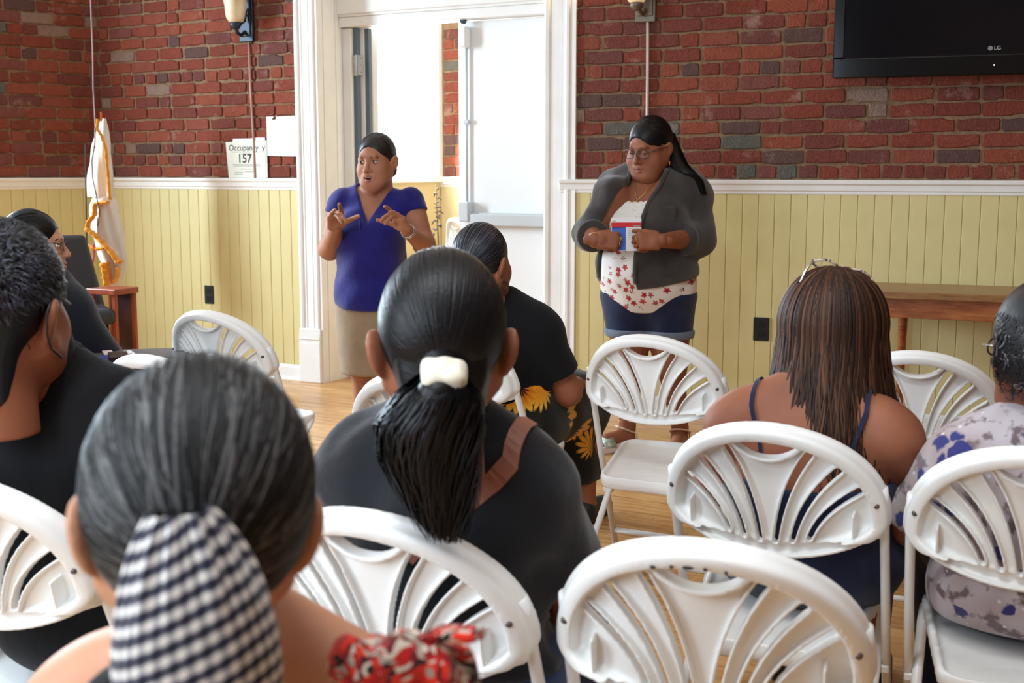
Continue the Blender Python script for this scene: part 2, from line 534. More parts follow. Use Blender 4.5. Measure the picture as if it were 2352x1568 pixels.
def wood_mat(name, a, b, c, rough=0.3, rnd=True, gs=(1.2, 14, 14), coat=0.0, tint=False):
    m = MT(name, rough=rough, spec=0.4, coat=coat)
    v = m.scaled(*gs)
    r = m.attr('tint') if tint else m.rand()
    off = m.nd('ShaderNodeVectorMath', operation='ADD', i_0=v, i_1=(0, 0, 0))
    cx = m.nd('ShaderNodeCombineXYZ', i_X=m.math('MULTIPLY', r, 37.0), i_Y=m.math('MULTIPLY', r, 91.0))
    m.l(cx.outputs[0], off.inputs[1])
    g1 = m.noise(2.6, 8, 0.62, off.outputs[0]); g2 = m.noise(9, 4, 0.6, off.outputs[0])
    g = m.math('ADD', m.math('MULTIPLY', g1, 0.75), m.math('MULTIPLY', g2, 0.25))
    c1 = m.ramp(g, [(0.34, a), (0.5, b), (0.66, c)])
    dk = m.mix(1.0, c1, (0.72, 0.62, 0.5, 1), 'MULTIPLY')
    m.col(m.mix(m.math('MULTIPLY', r, 0.62 if rnd else 0.0), c1, dk))
    m.bump(g2, 0.05, 0.003)
    m.l(m.math('ADD', m.math('MULTIPLY', g2, 0.2), rough - 0.1), m.b.inputs['Roughness'])
    return m.m
OAK = (srgb(160, 104, 56), srgb(212, 162, 102), srgb(230, 188, 130))
M_plank = wood_mat('oak_plank', *OAK, rough=0.32, coat=0.12)
M_plank_far = wood_mat('oak_plank_run', *OAK, rough=0.32, coat=0.12, tint=True)
M_tablewood = wood_mat('table_wood', srgb(120, 62, 30), srgb(160, 92, 48), srgb(186, 118, 66), rough=0.35, rnd=False, gs=(2, 18, 18))
M_tabletop = wood_mat('table_top_laminate', srgb(120, 84, 50), srgb(150, 108, 66), srgb(168, 128, 84), rough=0.3, rnd=False, gs=(2, 18, 18))
M_redwood = wood_mat('red_wood', srgb(110, 44, 22), srgb(146, 66, 34), srgb(168, 84, 48), rough=0.35, rnd=False, gs=(14, 14, 2))

# floor: oak strips running along the back wall
slab = G().box((-14, -18, -0.12), (14, 3.5, -0.012))
floor = tag(slab.obj('floor', plain('subfloor', (90, 58, 34), 0.9), M=FL), kind='structure')
PW = 0.075
plank_me = [G().box((0, -PW + 0.0008, -0.012), (L, -0.0008, 0.0), 0.0012).mesh('plank', M_plank) for L in (0.8, 1.15, 1.5, 1.9)]
PL_LEN = (0.8, 1.15, 1.5, 1.9)
far = G()
n_pl = 0
for row in range(-22, 150):
    y = -row * PW
    x = -7.0 - rng.random() * 1.5
    while x < 6.5:
        i = rng.randrange(4); L = PL_LEN[i]
        P = FL @ Vector((x + L / 2, y - PW / 2, 0))
        vis = -0.3 < y + 5.2 and y < 0.0 and n_pl < 290 and P.y > 2.4 and abs(P.x / P.y) < 0.5 and not (P.x < -1.2 and P.y < 6.3)
        if vis:
            o = bpy.data.objects.new('plank', plank_me[i]); link(o, floor)
            o.location = (x, y, rng.uniform(-0.0006, 0)); n_pl += 1
        else:
            far.box((x, y - PW + 0.0008, -0.012), (x + L - 0.0008, y - 0.0008, 0.0), 0, 0)
            far.t[-1] = np.full(8, rng.random())
        x += L
tag(far.obj('plank_run', M_plank_far, floor), kind='stuff')

RAIL = [(0, 1.215), (-0.016, 1.215), (-0.018, 1.220), (-0.018, 1.230), (-0.026, 1.235), (-0.029, 1.262), (-0.040, 1.270), (-0.042, 1.284), (-0.040, 1.288), (0, 1.290)]
BASE = [(0, 0), (-0.030, 0), (-0.030, 0.010), (-0.026, 0.018), (-0.020, 0.020), (-0.020, 0.082), (-0.014, 0.092), (-0.012, 0.100), (0, 0.102)]

# ---- bricks
COURSE, BL, BH = 0.0767, 0.204, 0.0665
def brick_mesh(L, seed):
    r = random.Random(seed); n = 14; g = G()
    out = []
    a, b = L / 2, BH / 2; c = 0.008
    base = [(-a + c, -b), (-a * .4, -b), (a * .3, -b), (a - c, -b), (a - .002, -b + .004), (a, -b + c), (a, b - c), (a - c, b), (a * .4, b), (-a * .25, b), (-a + c, b), (-a + .002, b - .004), (-a, b - c), (-a, -b + c)]
    j = [(x + r.uniform(-.0026, .0026), z + r.uniform(-.0030, .0030)) for x, z in base]
    if r.random() < .35:      # a chipped corner
        k = r.choice((0, 3, 7, 10)); x, z = j[k]; j[k] = (x * (1 - .012 / a), z * .72)
    V = [(x, 0.012, z) for x, z in j] + [(x, -0.0045, z) for x, z in j] + [(x * (1 - .0042 / a), -0.0095 + r.uniform(-.0015, .001), z * (1 - .0042 / b)) for x, z in j]
    V.append((r.uniform(-.01, .01), -0.0105, 0))
    F = [(i + o * n, (i + 1) % n + o * n, (i + 1) % n + (o + 1) * n, i + (o + 1) * n) for o in (0, 1) for i in range(n)]
    F += [(2 * n + i, 2 * n + (i + 1) % n, 3 * n) for i in range(n)]
    return g.add(V, F).mesh('brick', M_brick)
STRETCH = [brick_mesh(BL, i) for i in range(8)]
HEAD = [brick_mesh(0.094, 50 + i) for i in range(6)]
CLOSER = [brick_mesh(0.045, 80 + i) for i in range(3)]
def lay_bricks(wall, x0, x1, seed, z0=1.290, rows=13, headers=(5, 11), top=None):
    r = random.Random(seed)
    for i in range(rows):
        z = z0 + i * COURSE + COURSE / 2 + 0.002
        head = i in headers
        x = x0 + (0.0 if i % 2 else -0.105) - r.uniform(0, 0.03)
        while x < x1:
            hd = head or r.random() < 0.10
            L = 0.094 if hd else BL
            a, b = x, x + L
            if b > x0 + 0.03 and a < x1 - 0.03:
                me = r.choice(HEAD if hd else STRETCH); sx = r.uniform(0.96, 1.04)
                ca, cb = max(a, x0 + 0.004), min(b, x1 - 0.004)
                if cb - ca < L * 0.97: sx = (cb - ca) / L
                o = bpy.data.objects.new('brick', me); link(o, wall)
                o.location = ((ca + cb) / 2, r.uniform(-0.0015, 0.0025), z + r.uniform(-0.002, 0.002))
                o.rotation_euler = (r.uniform(-.02, .02), r.uniform(-.008, .008) + (math.pi if r.random() < .5 else 0), 0)
                o.scale = (sx, 1, r.uniform(0.95, 1.04))
            x = b + 0.0105 + r.uniform(-0.003, 0.004)
def far_bricks(wall, spans, seed):
    """the same bond beyond the picture, joined"""
    r = random.Random(seed); g = G()
    for x0, x1, z0, z1 in spans:
        i = 0; z = z0
        while z + BH < z1:
            x = x0 + (0.0 if i % 2 else 0.105)
            while x + BL < x1:
                g.box((x, -0.009, z + 0.007), (x + BL, 0.01, z + 0.007 + BH), 0)
                x += BL + 0.0135
            z += COURSE; i += 1
    tag(g.obj('brick_run', M_brick, wall), kind='stuff')
def lay_boards(wall, x0, x1, w=0.0845, mat=None, z0=0.098, z1=1.218):
    n = max(1, round((x1 - x0) / w)); w = (x1 - x0) / n
    g = G().box((0.0004, -0.013, z0), (w - 0.0004, 0.0, z1), 0.0035)
    me = g.mesh('board', mat or M_board)
    for i in range(n):
        o = bpy.data.objects.new('board', me); link(o, wall); o.location = (x0 + i * w, 0, 0)
def struct(g, name, mats, M, smooth=False):
    return tag(g.obj(name, mats, M=M, smooth=smooth), kind='structure')

# left stretch of the back wall (local x from the corner -1.653 to the casing)
wl = struct(G().box((-1.72, 0, 0), (0.19, 0.27, CEIL)), 'wall_back', M_mortar, FL)
lay_bricks(wl, -1.645, 0.035, 3, headers=(1, 8, 15), rows=16)
far_bricks(wl, [(-1.64, 0.04, 1.29 + 16 * COURSE, CEIL)], 4)
lay_boards(wl, -1.65, 0.045)
struct(sweepx(G(), RAIL, -1.653, 0.04), 'trim_1', M_trim, FL)
struct(sweepx(G(), BASE, -1.653, 0.035), 'baseboard_back', M_trim, FL)
# right stretch
wr = struct(G().box((-0.10, 0, 0), (5.25, 0.27, CEIL)), 'wall_back_right', M_mortar, FR)
lay_bricks(wr, 0.005, 2.75, 9, headers=(0, 7))
far_bricks(wr, [(0.0, 5.2, 1.29 + 13 * COURSE, CEIL), (2.78, 5.2, 1.29, 1.29 + 13 * COURSE)], 5)
lay_boards(wr, -0.03, 3.0); lay_boards(wr, 3.0, 5.2, 0.55)
struct(sweepx(G(), RAIL, -0.035, 5.2), 'trim_2', M_trim, FR)
struct(sweepx(G(), BASE, -0.03, 5.2), 'baseboard_back_right', M_trim, FR)
# left wall, receding to the corner
ww = struct(G().box((-1.15, 0, 0), (0.0, 0.25, CEIL)), 'wall_left', M_mortar, FW)
lay_bricks(ww, -1.15, -0.004, 15, headers=(3, 10), rows=16)
far_bricks(ww, [(-1.15, 0, 1.29 + 16 * COURSE, CEIL)], 6)
lay_boards(ww, -1.15, -0.005)
struct(sweepx(G(), RAIL, -1.15, 0.0), 'trim_3', M_trim, FW)
struct(sweepx(G(), BASE, -1.15, 0.0), 'baseboard_left', M_trim, FW)

# side walls, wall behind the camera and ceiling (outside the picture; they close the room)
def wall_between(name, P, Q, windows=(), mat=M_plaster, w=1.15, z0=0.9, z1=3.0, flip=False):
    d = (Q - P); L = d.length; d /= L
    M = Matrix(((d.x, -d.y, 0, P.x), (d.y, d.x, 0, P.y), (0, 0, 1, 0), (0, 0, 0, 1)))
    y0, y1 = (-0.2, 0) if flip else (0, 0.2)
    g = G(); x = 0
    for c in windows:
        g.box((x, y0, 0), (c - w / 2, y1, CEIL))
        g.box((c - w / 2, y0, 0), (c + w / 2, y1, z0)); g.box((c - w / 2, y0, z1), (c + w / 2, y1, CEIL))
        x = c + w / 2
    g.box((x, y0, 0), (L, y1, CEIL))
    o = struct(g, name, mat, M)
    return o, M
glass = MT('window_glass'); 
_tr = glass.nd('ShaderNodeBsdfTransparent'); _gl = glass.nd('ShaderNodeBsdfGlossy', i_Roughness=0.02); _mx = glass.nd('ShaderNodeMixShader', i_0=0.06)
glass.l(_tr.outputs[0], _mx.inputs[1]); glass.l(_gl.outputs[0], _mx.inputs[2]); glass.l(_mx.outputs[0], glass.t.nodes['Material Output'].inputs[0])
M_glass = glass.m
M_walldark = plain('rough_brick_wall', (104, 84, 74), 0.95, 0.3, 12)
def window_wall(name, P, Q, cs, mat, w, no):
    o, M = wall_between(name, P, Q, cs, mat, w)
    h_ = w / 2
    for c in cs:
        f = G()
        for a, b in (((c - h_, .05, .9), (c - h_ + .06, .12, 3.0)), ((c + h_ - .06, .05, .9), (c + h_, .12, 3.0)), ((c - h_ + .06, .05, .9), (c + h_ - .06, .12, .97)), ((c - h_ + .06, .05, 2.93), (c + h_ - .06, .12, 3.0)), ((c - h_ + .06, .06, 1.92), (c + h_ - .06, .11, 1.98))):
            f.box(a, b, 0.005)
        wo = struct(f, 'window_%d' % no, M_trim, M); no += 1
        G().box((c - h_ + .06, .083, .97), (c + h_ - .06, .087, 1.92)).obj('pane', M_glass, wo)
        G().box((c - h_ + .06, .083, 1.98), (c + h_ - .06, .087, 2.93)).obj('pane', M_glass, wo)
    return no
_q = FW @ Vector((-1.15, 0, 0)); _L = (_q - BEND).length
wno = window_wall('wall_left_windows', BEND, _q, sorted(_L + 1.15 - t for t in LEFT_WINDOWS), M_walldark, 1.15, 2)
wall_between('wall_side_far', SIDE_TOP, BEND, (), M_walldark)
window_wall('wall_side', SIDE_END, SIDE_TOP, sorted(SIDE_LEN - t for t in SIDE_WINDOWS), M_walldark, 1.25, wno)
wall_between('wall_front', RIGHT_END, SIDE_END, (), M_walldark)
wall_between('wall_right', RIGHT_CORNER, RIGHT_END, (), M_walldark)
cg = G()
_c = [SIDE_TOP, BEND, CORNER, FL @ Vector((1.9, 0, 0)), RIGHT_CORNER, RIGHT_END, SIDE_END]
_o = []
for P in _c: _o.append(P)
cg.add([(p.x, p.y, CEIL) for p in _o] + [(p.x, p.y, CEIL + 0.1) for p in _o], [tuple(range(7)), tuple(range(13, 6, -1))] + [(i, i + 7, (i + 1) % 7 + 7, (i + 1) % 7) for i in range(7)])
struct(cg, 'ceiling', M_plaster, Matrix.Identity(4))

# ---- doorway
CAS = [(0, 0.01), (0, -0.030), (0.006, -0.038), (0.020, -0.040), (0.030, -0.036), (0.034, -0.028), (0.046, -0.026), (0.052, -0.031), (0.060, -0.026), (0.098, -0.026), (0.106, -0.031), (0.112, -0.026), (0.122, -0.028), (0.128, -0.038), (0.146, -0.042), (0.154, -0.038), (0.16, -0.03), (0.16, 0.01)]
def casing(name, M, x0, mirror=False):
    pr = [((0.16 - x) if mirror else x, y) for x, y in CAS]
    if mirror: pr = pr[::-1]
    pr = [(x + x0, y) for x, y in pr]
    g = sweepz(G(), pr, 0.345, CEIL)
    root = struct(g, name, M_trim, M)
    b = G().box((x0 - 0.004, -0.050, 0), (x0 + 0.164, 0.01, 0.255), 0.004)
    b.obj('plinth_block', M_trim, root)
    c = G()
    for z0, z1, d in ((0.255, 0.275, 0.046), (0.275, 0.288, 0.052), (0.288, 0.32, 0.046), (0.32, 0.345, 0.042)):
        c.box((x0 - 0.003, -d, z0), (x0 + 0.163, 0.01, z1), 0.003)
    c.obj('plinth_moulding', M_trim, root)
    return root
casing('trim_4', FL, 0.03)
casing('trim_5', FL, 1.757, True)
# deep jambs and the panel over the door
j = G().box((0.19, -0.03, 0), (0.204, 0.30, CEIL)); j.box((0.204, 0.03, 0), (0.209, 0.10, 2.9), 0.002); j.box((0.204, 0.16, 0), (0.209, 0.20, 2.9), 0.002); j.box((0.204, 0.235, 0), (0.268, 0.30, 2.22), 0.003)
struct(j, 'trim_6', M_trim, FL)
j = G().box((1.757, -0.03, 0), (1.95, 0.32, CEIL)); j.box((1.738, 0.235, 0), (1.757, 0.262, 2.22), 0.003)
struct(j, 'trim_7', M_trim, FL)
h = G().box((0.204, 0.20, 2.225), (1.757, 0.33, 2.285), 0.004); h.box((0.204, 0.175, 2.30), (1.757, 0.34, CEIL), 0.004); h.box((0.204, 0.19, 2.285), (1.757, 0.34, 2.30)); h.box((0.30, 0.165, 2.40), (1.66, 0.175, 3.0), 0.004)
struct(h, 'trim_8', M_trim, FL)

# right-hand door leaf, closed
d1 = struct(G().box((1.056, 0.268, 0.012), (1.737, 0.312, 2.218), 0.002), 'door_1', plain('door_paint', (240, 242, 242), 0.45), FL)
pb = G().box((1.125, 0.205, 1.008), (1.735, 0.235, 1.078), 0.006); pb.box((1.135, 0.235, 1.0), (1.735, 0.268, 1.085), 0.003)
pb = pb.obj('panic_bar', M_alu, d1)
G().box((1.69, 0.2, 1.03), (1.70, 0.2055, 1.04), 0.002).obj('bar_screw', M_black, pb)
G().box((1.066, 0.195, 1.03), (1.135, 0.268, 1.15), 0.006).obj('latch_housing', M_alu, d1)
G().tube([(1.097, 0.25, 1.15), (1.097, 0.25, 2.07)], 0.0075, 10).obj('latch_rod', M_alu, d1, smooth=True)
lc = G().box((1.068, 0.205, 2.06), (1.122, 0.268, 2.185), 0.012).obj('top_latch', M_trim, d1)
G().prism([(1.078, 2.222), (1.115, 2.222), (1.10, 2.20), (1.092, 2.20)][::-1], 0.20, 0.235).obj('strike', M_dark, d1)
rg = G().box((1.078, 0.235, 1.615), (1.116, 0.268, 1.64), 0.004); rg.obj('rod_guide', M_alu, d1)
G().box((1.02, 0.29, 0.012), (1.056, 0.296, 2.218), 0.001).obj('astragal', M_trim, d1)
# left-hand leaf swung outwards, with its slate frame and hinges
HX, HY = 0.300, 0.335
d2 = struct(G().box((0.0, -0.046, 0.012), (0.68, 0.0, 2.215), 0.002), 'door_2', M_trim, FL @ Matrix.Translation((HX + .035, HY + .02, 0)) @ Matrix.Rotation(math.radians(137), 4, 'Z'))
fr = struct(G().box((0.268, 0.262, 0), (0.296, 0.30, 2.222)), 'trim_9', M_slate, FL)
q = G().box((0.296, 0.30, 0), (0.322, 0.318, 2.222)); q.obj('white_rebate', M_trim, fr)
q = G().box((0.322, 0.312, 0), (0.352, 0.345, 2.222)); q.obj('outer_frame', M_slate, fr)
for z in (1.93, 1.1, 0.25):
    hg = G().box((0.268, 0.256, z), (0.345, 0.262, z + 0.125), 0.002)
    hg = hg.obj('hinge', M_steel, fr)
    G().tube([(0.297, 0.253, z - .003), (0.297, 0.253, z + 0.128)], 0.006, 10).obj('hinge_pin', M_alu, hg, smooth=True)
    sg = G()
    for dx in (0.012, 0.062):
        for dz in (0.02, 0.062, 0.105): sg.ball((0.268 + dx, 0.2555, z + dz), (0.003, 0.0012, 0.003), 0, 8, 6)
    sg.obj('screw', M_dark, hg)

# vestibule beyond the door
WINX = 0.054
WINX = 0.054
vb = struct(G().box((WINX - 0.0, 1.67, 0), (2.4, 1.82, 2.9)), 'wall_vestibule', M_mortar, FL)
lay_bricks(vb, WINX + 0.03, 1.10, 31, rows=14, headers=(4,))
lay_boards(vb, WINX + 0.005, 2.35, 0.55, M_vest)
for b in vb.children: b.location.y += 1.67
struct(sweepx(G(), [(y + 1.67, z) for y, z in RAIL], WINX, 2.35), 'trim_10', M_trim, FL)
g = G().box((WINX - 0.14, 0.72, 0), (WINX, 1.67, 1.285)); g.box((WINX - 0.14, 0.72, 2.55), (WINX, 1.67, 2.9)); g.box((-0.95, 0.72, 0), (WINX - 0.1, 0.86, 2.9))
struct(g, 'wall_vestibule_side', M_vest, FL)
g = G().box((WINX - 0.10, 0.74, 1.25), (WINX + 0.035, 1.66, 1.290), 0.004)
for a, b in (((0.72, 1.29), (0.765, 2.55)), ((1.61, 1.29), (1.668, 2.55)), ((0.765, 2.49), (1.61, 2.55))):
    g.box((WINX - 0.10, a[0], a[1]), (WINX + 0.02, b[0], b[1]), 0.003)
w1 = struct(g, 'window_1', M_trim, FL)
G().box((WINX - 0.06, 0.765, 1.29), (WINX - 0.055, 1.61, 2.49)).obj('pane', M_glass, w1)
struct(G().box((2.35, 0.28, 0), (2.45, 1.82, 2.9)), 'wall_vestibule_right', M_vest, FL)
struct(G().box((-0.95, 0.28, 0), (-0.85, 0.86, 2.9)), 'wall_vestibule_left', M_vest, FL)
struct(G().box((-1.0, 0.27, 2.9), (2.45, 1.85, 3.0)), 'ceiling_vestibule', M_plaster, FL)
# ------------------------------------------------------------------ fan-back folding chairs
m = MT('white_chair_plastic', rough=0.42, spec=0.4)
m.col(m.ramp(m.noise(7, 4), [(0.3, srgb(234, 233, 230)), (0.7, srgb(243, 243, 241))])); m.bump(m.noise(300, 2), 0.05, 0.002)
M_chair = m.m
M_tube = plain('white_chair_enamel', (234, 233, 231), 0.35)
M_rivet = plain('worn_rivet', (96, 84, 82), 0.5, metal=0.3)

def chair_back():
    A, BT, BB, QC = 0.234, 0.218, 0.078, 0.078
    S = SDF((-0.25, -0.105, -0.012), (0.25, 0.055, 0.31), 0.0032)
    x = S.ax[0][:, None, None]; y0 = S.ax[1][None, :, None]; q = S.ax[2][None, None, :]
    y = y0 - 1.3 * x * x + 0.062                # ends curl forward round the sitter
    def el(a, b, c):
        X = x / a; Q = (q - c) / b
        k0 = np.sqrt(X * X + Q * Q); k1 = np.sqrt((X / a) ** 2 + (Q / b) ** 2)
        return k0 * (k0 - 1) / (k1 + 1e-6)
    out = np.where(q > QC, el(A, BT, QC), el(A, BB, QC))
    ear = np.maximum(np.abs(np.abs(x) - 0.192) - 0.030, np.abs(q - 0.062) - 0.022)
    out2 = np.minimum(out, ear)
    def b2(a, b, ha, hb, r):
        qa = np.abs(a) - ha + r; qb = np.abs(b) - hb + r
        return np.sqrt(np.maximum(qa, 0) ** 2 + np.maximum(qb, 0) ** 2) + np.minimum(np.maximum(qa, qb), 0) - r
    def smin(a, b, k):
        h = np.maximum(k - np.abs(a - b), 0) / k
        return np.minimum(a, b) - h * h * k / 4
    rim = b2(out + 0.0135, y + 0.008, 0.0135, 0.022, 0.009)
    rim = np.maximum(rim, 0.040 - q)
    # raised bead along the outside of the rim
    rim = np.maximum(rim, -(np.maximum(np.abs(out + 0.0205) - 0.0012, np.abs(y + 0.031) - 0.003)))
    panel = np.maximum(out2 + 0.001, np.abs(y - 0.008) - 0.0035)
    lip = b2(out2 + 0.004, y + 0.0, 0.004, 0.013, 0.003)
    lip = np.maximum(lip, q - 0.075)
    d = smin(smin(rim, panel, 0.022), lip, 0.006)
    # little web behind each ear
    d = np.minimum(d, np.maximum(np.maximum(np.abs(np.abs(x) - 0.170) - 0.0025, np.abs(y + 0.008) - 0.016), np.abs(q - 0.075) - 0.030))
    def bez(p0, p1, p2, n=9):
        t = np.linspace(0, 1, n)[:, None]
        return (1 - t) ** 2 * np.array(p0) + 2 * t * (1 - t) * np.array(p1) + t * t * np.array(p2)
    X2 = S.ax[0][:, None]; Q2 = S.ax[2][None, :]
    slots = np.full((len(S.ax[0]), len(S.ax[2])), 1.0, np.float32)
    wid = slots.copy()
    for (pb, qb), (p_, qt) in (((0.016, 0.036), (0.084, 0.236)), ((0.050, 0.040), (0.140, 0.199)), ((0.084, 0.047), (0.178, 0.150))):
        pts = bez((pb, qb), (pb + 0.22 * (p_ - pb), qb + 0.62 * (qt - qb)), (p_, qt))
        for sgn in (1, -1):
            for i in range(len(pts) - 1):
                a, b = pts[i], pts[i + 1]; ax_, bx_ = a[0] * sgn, b[0] * sgn
                vx, vq = bx_ - ax_, b[1] - a[1]
                t = np.clip(((X2 - ax_) * vx + (Q2 - a[1]) * vq) / (vx * vx + vq * vq), 0, 1)
                dd = np.sqrt((X2 - ax_ - t * vx) ** 2 + (Q2 - a[1] - t * vq) ** 2)
                rr = 0.0048 + 0.0042 * (i + t) / (len(pts) - 1)
                e = dd - rr
                slots = np.minimum(slots, e)
    sl = slots[:, None, :]
    ridge = np.maximum(np.abs(sl - 0.0022) - 0.0026, np.abs(y - 0.003) - 0.0105)
    d = np.minimum(d, np.maximum(ridge, out + 0.02))
    d = np.maximum(d, -np.maximum(sl, np.abs(y) - 0.05))
    # hand hole under the top of the rim
    hole = np.maximum(out + 0.026, np.sqrt(x * x + (q - 0.322) ** 2) - 0.094)
    hr = np.maximum(np.abs(hole - 0.004) - 0.0045, np.abs(y - 0.0) - 0.013)
    d = np.minimum(d, np.maximum(hr, out + 0.012))
    d = np.maximum(d, -np.maximum(hole, np.abs(y) - 0.05))
    S.d = d.astype(np.float32)
    return S.net()
def chair_seat():
    S = SDF((-0.24, -0.16, 0.29), (0.24, 0.38, 0.44), 0.006)
    x = S.ax[0][:, None, None]; y = S.ax[1][None, :, None]; z = S.ax[2][None, None, :]
    w = 0.150 + 0.060 * np.clip((y + 0.10) / 0.40, 0, 1)
    cx = np.abs(x) - w + 0.05; cy = np.abs(y - 0.105) - 0.215 + 0.05 + 0.35 * x * x
    out = np.sqrt(np.maximum(cx, 0) ** 2 + np.maximum(cy, 0) ** 2) + np.minimum(np.maximum(cx, cy), 0) - 0.05
    zt = 0.358 + 0.085 * (y + 0.10) + 0.25 * x * x - 0.006      # tilted, dished
    top = np.maximum(np.maximum(out, z - zt), zt - 0.008 - z)
    zr = 0.358 + 0.085 * (y + 0.10)
    sk = np.maximum(np.abs(out + 0.006) - 0.006, np.abs(z - zr + 0.008) - 0.020)
    h = np.maximum(0.012 - np.abs(top - sk), 0) / 0.012
    S.d = (np.minimum(top, sk) - h * h * 0.003).astype(np.float32)
    return S.net()
_cb = chair_back(); _cs = chair_seat()
TILT = math.radians(13)
BACK_M = Matrix.Translation((0, 0.026, 0.553)) @ Matrix.Rotation(TILT, 4, 'X')
def py(z): return (0.67 - z) * 0.40                      # the long front post
CHAIR_LABELS = []
def make_chair(label, group):
    root = empty('folding_chair', None, label, 'chair', group)
    br = G().add(_cb[0], _cb[1], M=BACK_M).obj('backrest', M_chair, root, smooth=True)
    G().add(_cs[0], _cs[1]).obj('seat', M_chair, root, smooth=True)
    for s in (-1, 1):
        zs = [0.84, 0.80, 0.74, 0.66, 0.58]
        # upper end follows the rim, then straight down to the front foot
        P = [(s * 0.222, -0.004, 0.70), (s * 0.224, 0.012, 0.655), (s * 0.224, py(0.59) + 0.004, 0.59), (s * 0.224, py(0.42), 0.42), (s * 0.222, py(0.02), 0.02)]
        lf = G().tube(P, 0.0125, 12, sq=0.8).obj('front_leg', M_tube, root, smooth=True)
        P = [(s * 0.200, 0.27, 0.378), (s * 0.203, 0.24, 0.352), (s * 0.206, -0.115, 0.015)]
        lr = G().tube(P, 0.0115, 12, sq=0.8).obj('rear_leg', M_tube, root, smooth=True)
        r = Matrix.Translation((s * 0.214, -0.032, 0.668)) @ Matrix.Rotation(math.radians(90), 4, 'X')
        G().lathe([(0.0001, 0.004), (0.0055, 0.003), (0.0062, 0.0), (0.0062, -0.006)], 10, M=r).obj('rivet', M_rivet, br, smooth=True)
        g = G().box((s * 0.215 - 0.016, py(0.25) - 0.02, 0.243), (s * 0.215 + 0.016, py(0.25) + 0.01, 0.263), 0.004)
        g.obj('pivot_bracket', M_tube, root)
        G().lathe([(0.0001, 0.0), (0.0155, 0.0), (0.017, 0.012), (0.0145, 0.03), (0.0001, 0.03)], 12, c=(s * 0.222, py(0.015))).obj('foot_cap', M_tube, lf, smooth=True)
        G().lathe([(0.0001, 0.0), (0.0145, 0.0), (0.016, 0.012), (0.0135, 0.028), (0.0001, 0.028)], 12, c=(s * 0.206, -0.118)).obj('foot_cap', M_tube, lr, smooth=True)
    G().tube([(-0.222, py(0.09), 0.09), (0.222, py(0.09), 0.09)], 0.009, 10).obj('front_stretcher', M_tube, root, smooth=True)
    G().tube([(-0.206, -0.045, 0.083), (0.206, -0.045, 0.083)], 0.009, 10).obj('rear_stretcher', M_tube, root, smooth=True)
    G().tube([(-0.203, 0.24, 0.360), (0.203, 0.24, 0.360)], 0.008, 10).obj('seat_bar', M_tube, root, smooth=True)
    return root
def rivet_place(u, v, side, yaw, z=0.668):
    """chair pose from the pixel of one rivet (side -1 left, 1 right, 0 middle of the back)"""
    P = pz(u, v, z); a = math.radians(-yaw)
    off = Matrix.Rotation(a, 3, 'Z') @ Vector((side * 0.214, -0.034, 0))
    return P.x - off.x, P.y - off.y, a
GRP = 'white fan-back folding chairs'
CH = {}
def chair(key, label, pose):
    global chair0
    if not CH: c = chair0 = make_chair(label, GRP)
    else:
        c = copy_tree(chair0); c['label'] = label
    c.location = (pose[0], pose[1], 0); c.rotation_euler = (0, 0, pose[2])
    CH[key] = c
    return c
def mid(l, r):
    a, b = pz(*l, 0.668), pz(*r, 0.668); yaw = -math.degrees(math.atan2(b.y - a.y, b.x - a.x)); c = (a + b) / 2
    return rivet_place(IMW / 2 + FPX * c.x / (c.y * math.cos(PITCH) + (CAMZ - .668) * math.sin(PITCH)), 0, 0, yaw) if 0 else (c.x - math.sin(math.radians(yaw)) * -0.034, c.y + 0.034 * math.cos(math.radians(yaw)), math.radians(-yaw))
chair('C1', 'empty white folding chair in front of the standing woman in the dark cardigan', mid((1354.8, 870.3), (1642.6, 893)))
chair('C2', 'white folding chair holding the seated woman with long brown hair', mid((1541.5, 1111), (2015, 1163)))
chair('C5', 'empty white folding chair nearest the camera, with dark scuffs inside its top rim', mid((1285.7, 1423), (1984, 1508)))
chair('C3', 'white folding chair under the woman in the patterned blouse at the right edge', rivet_place(2101, 1179, -1, 22))
chair('C4', 'empty white folding chair in front of the wooden table, right of the brown-haired woman', rivet_place(2290, 942, 1, 24))
chair('C6', 'white folding chair holding the woman with the ponytail and white hair tie', rivet_place(1167, 1433, 1, 26))
chair('C7', 'white folding chair at the left edge, behind the man in the black shirt', rivet_place(167, 1311, 1, 24))
chair('C8', 'white folding chair just in front of the paper-strewn dark table', rivet_place(240, 925, -1, 26))
chair('C9', 'empty white folding chair below the black outlet on the left wall panelling', rivet_place(602, 819, 1, 28))
chair('C10', 'empty white folding chair directly in front of the woman with the ponytail', rivet_place(811, 975, -1, 25))
chair('C11', 'white folding chair holding the woman in the sunflower skirt', rivet_place(1150.5, 868.5, 1, 45))
chair('C13', 'white folding chair mostly hidden behind the man in black, holding the person in profile', rivet_place(150, 838, 1, 42))
# dark scuffs on the nearest chair
M_scuff = plain('scuff', (58, 44, 42), 0.8)
for px, w in ((-0.062, .0045), (-0.035, .003), (-0.012, .008), (0.012, .003), (0.04, .0025)):
    qq = 0.078 + 0.218 * math.sqrt(1 - (px / 0.234) ** 2) - 0.020
    G().ball((px, -0.0305 + 1.3 * px * px - 0.0625, qq), (w, 0.0015, 0.0028), 0, 8, 6).obj('scuff_mark', M_scuff, CH['C5'], M=BACK_M)

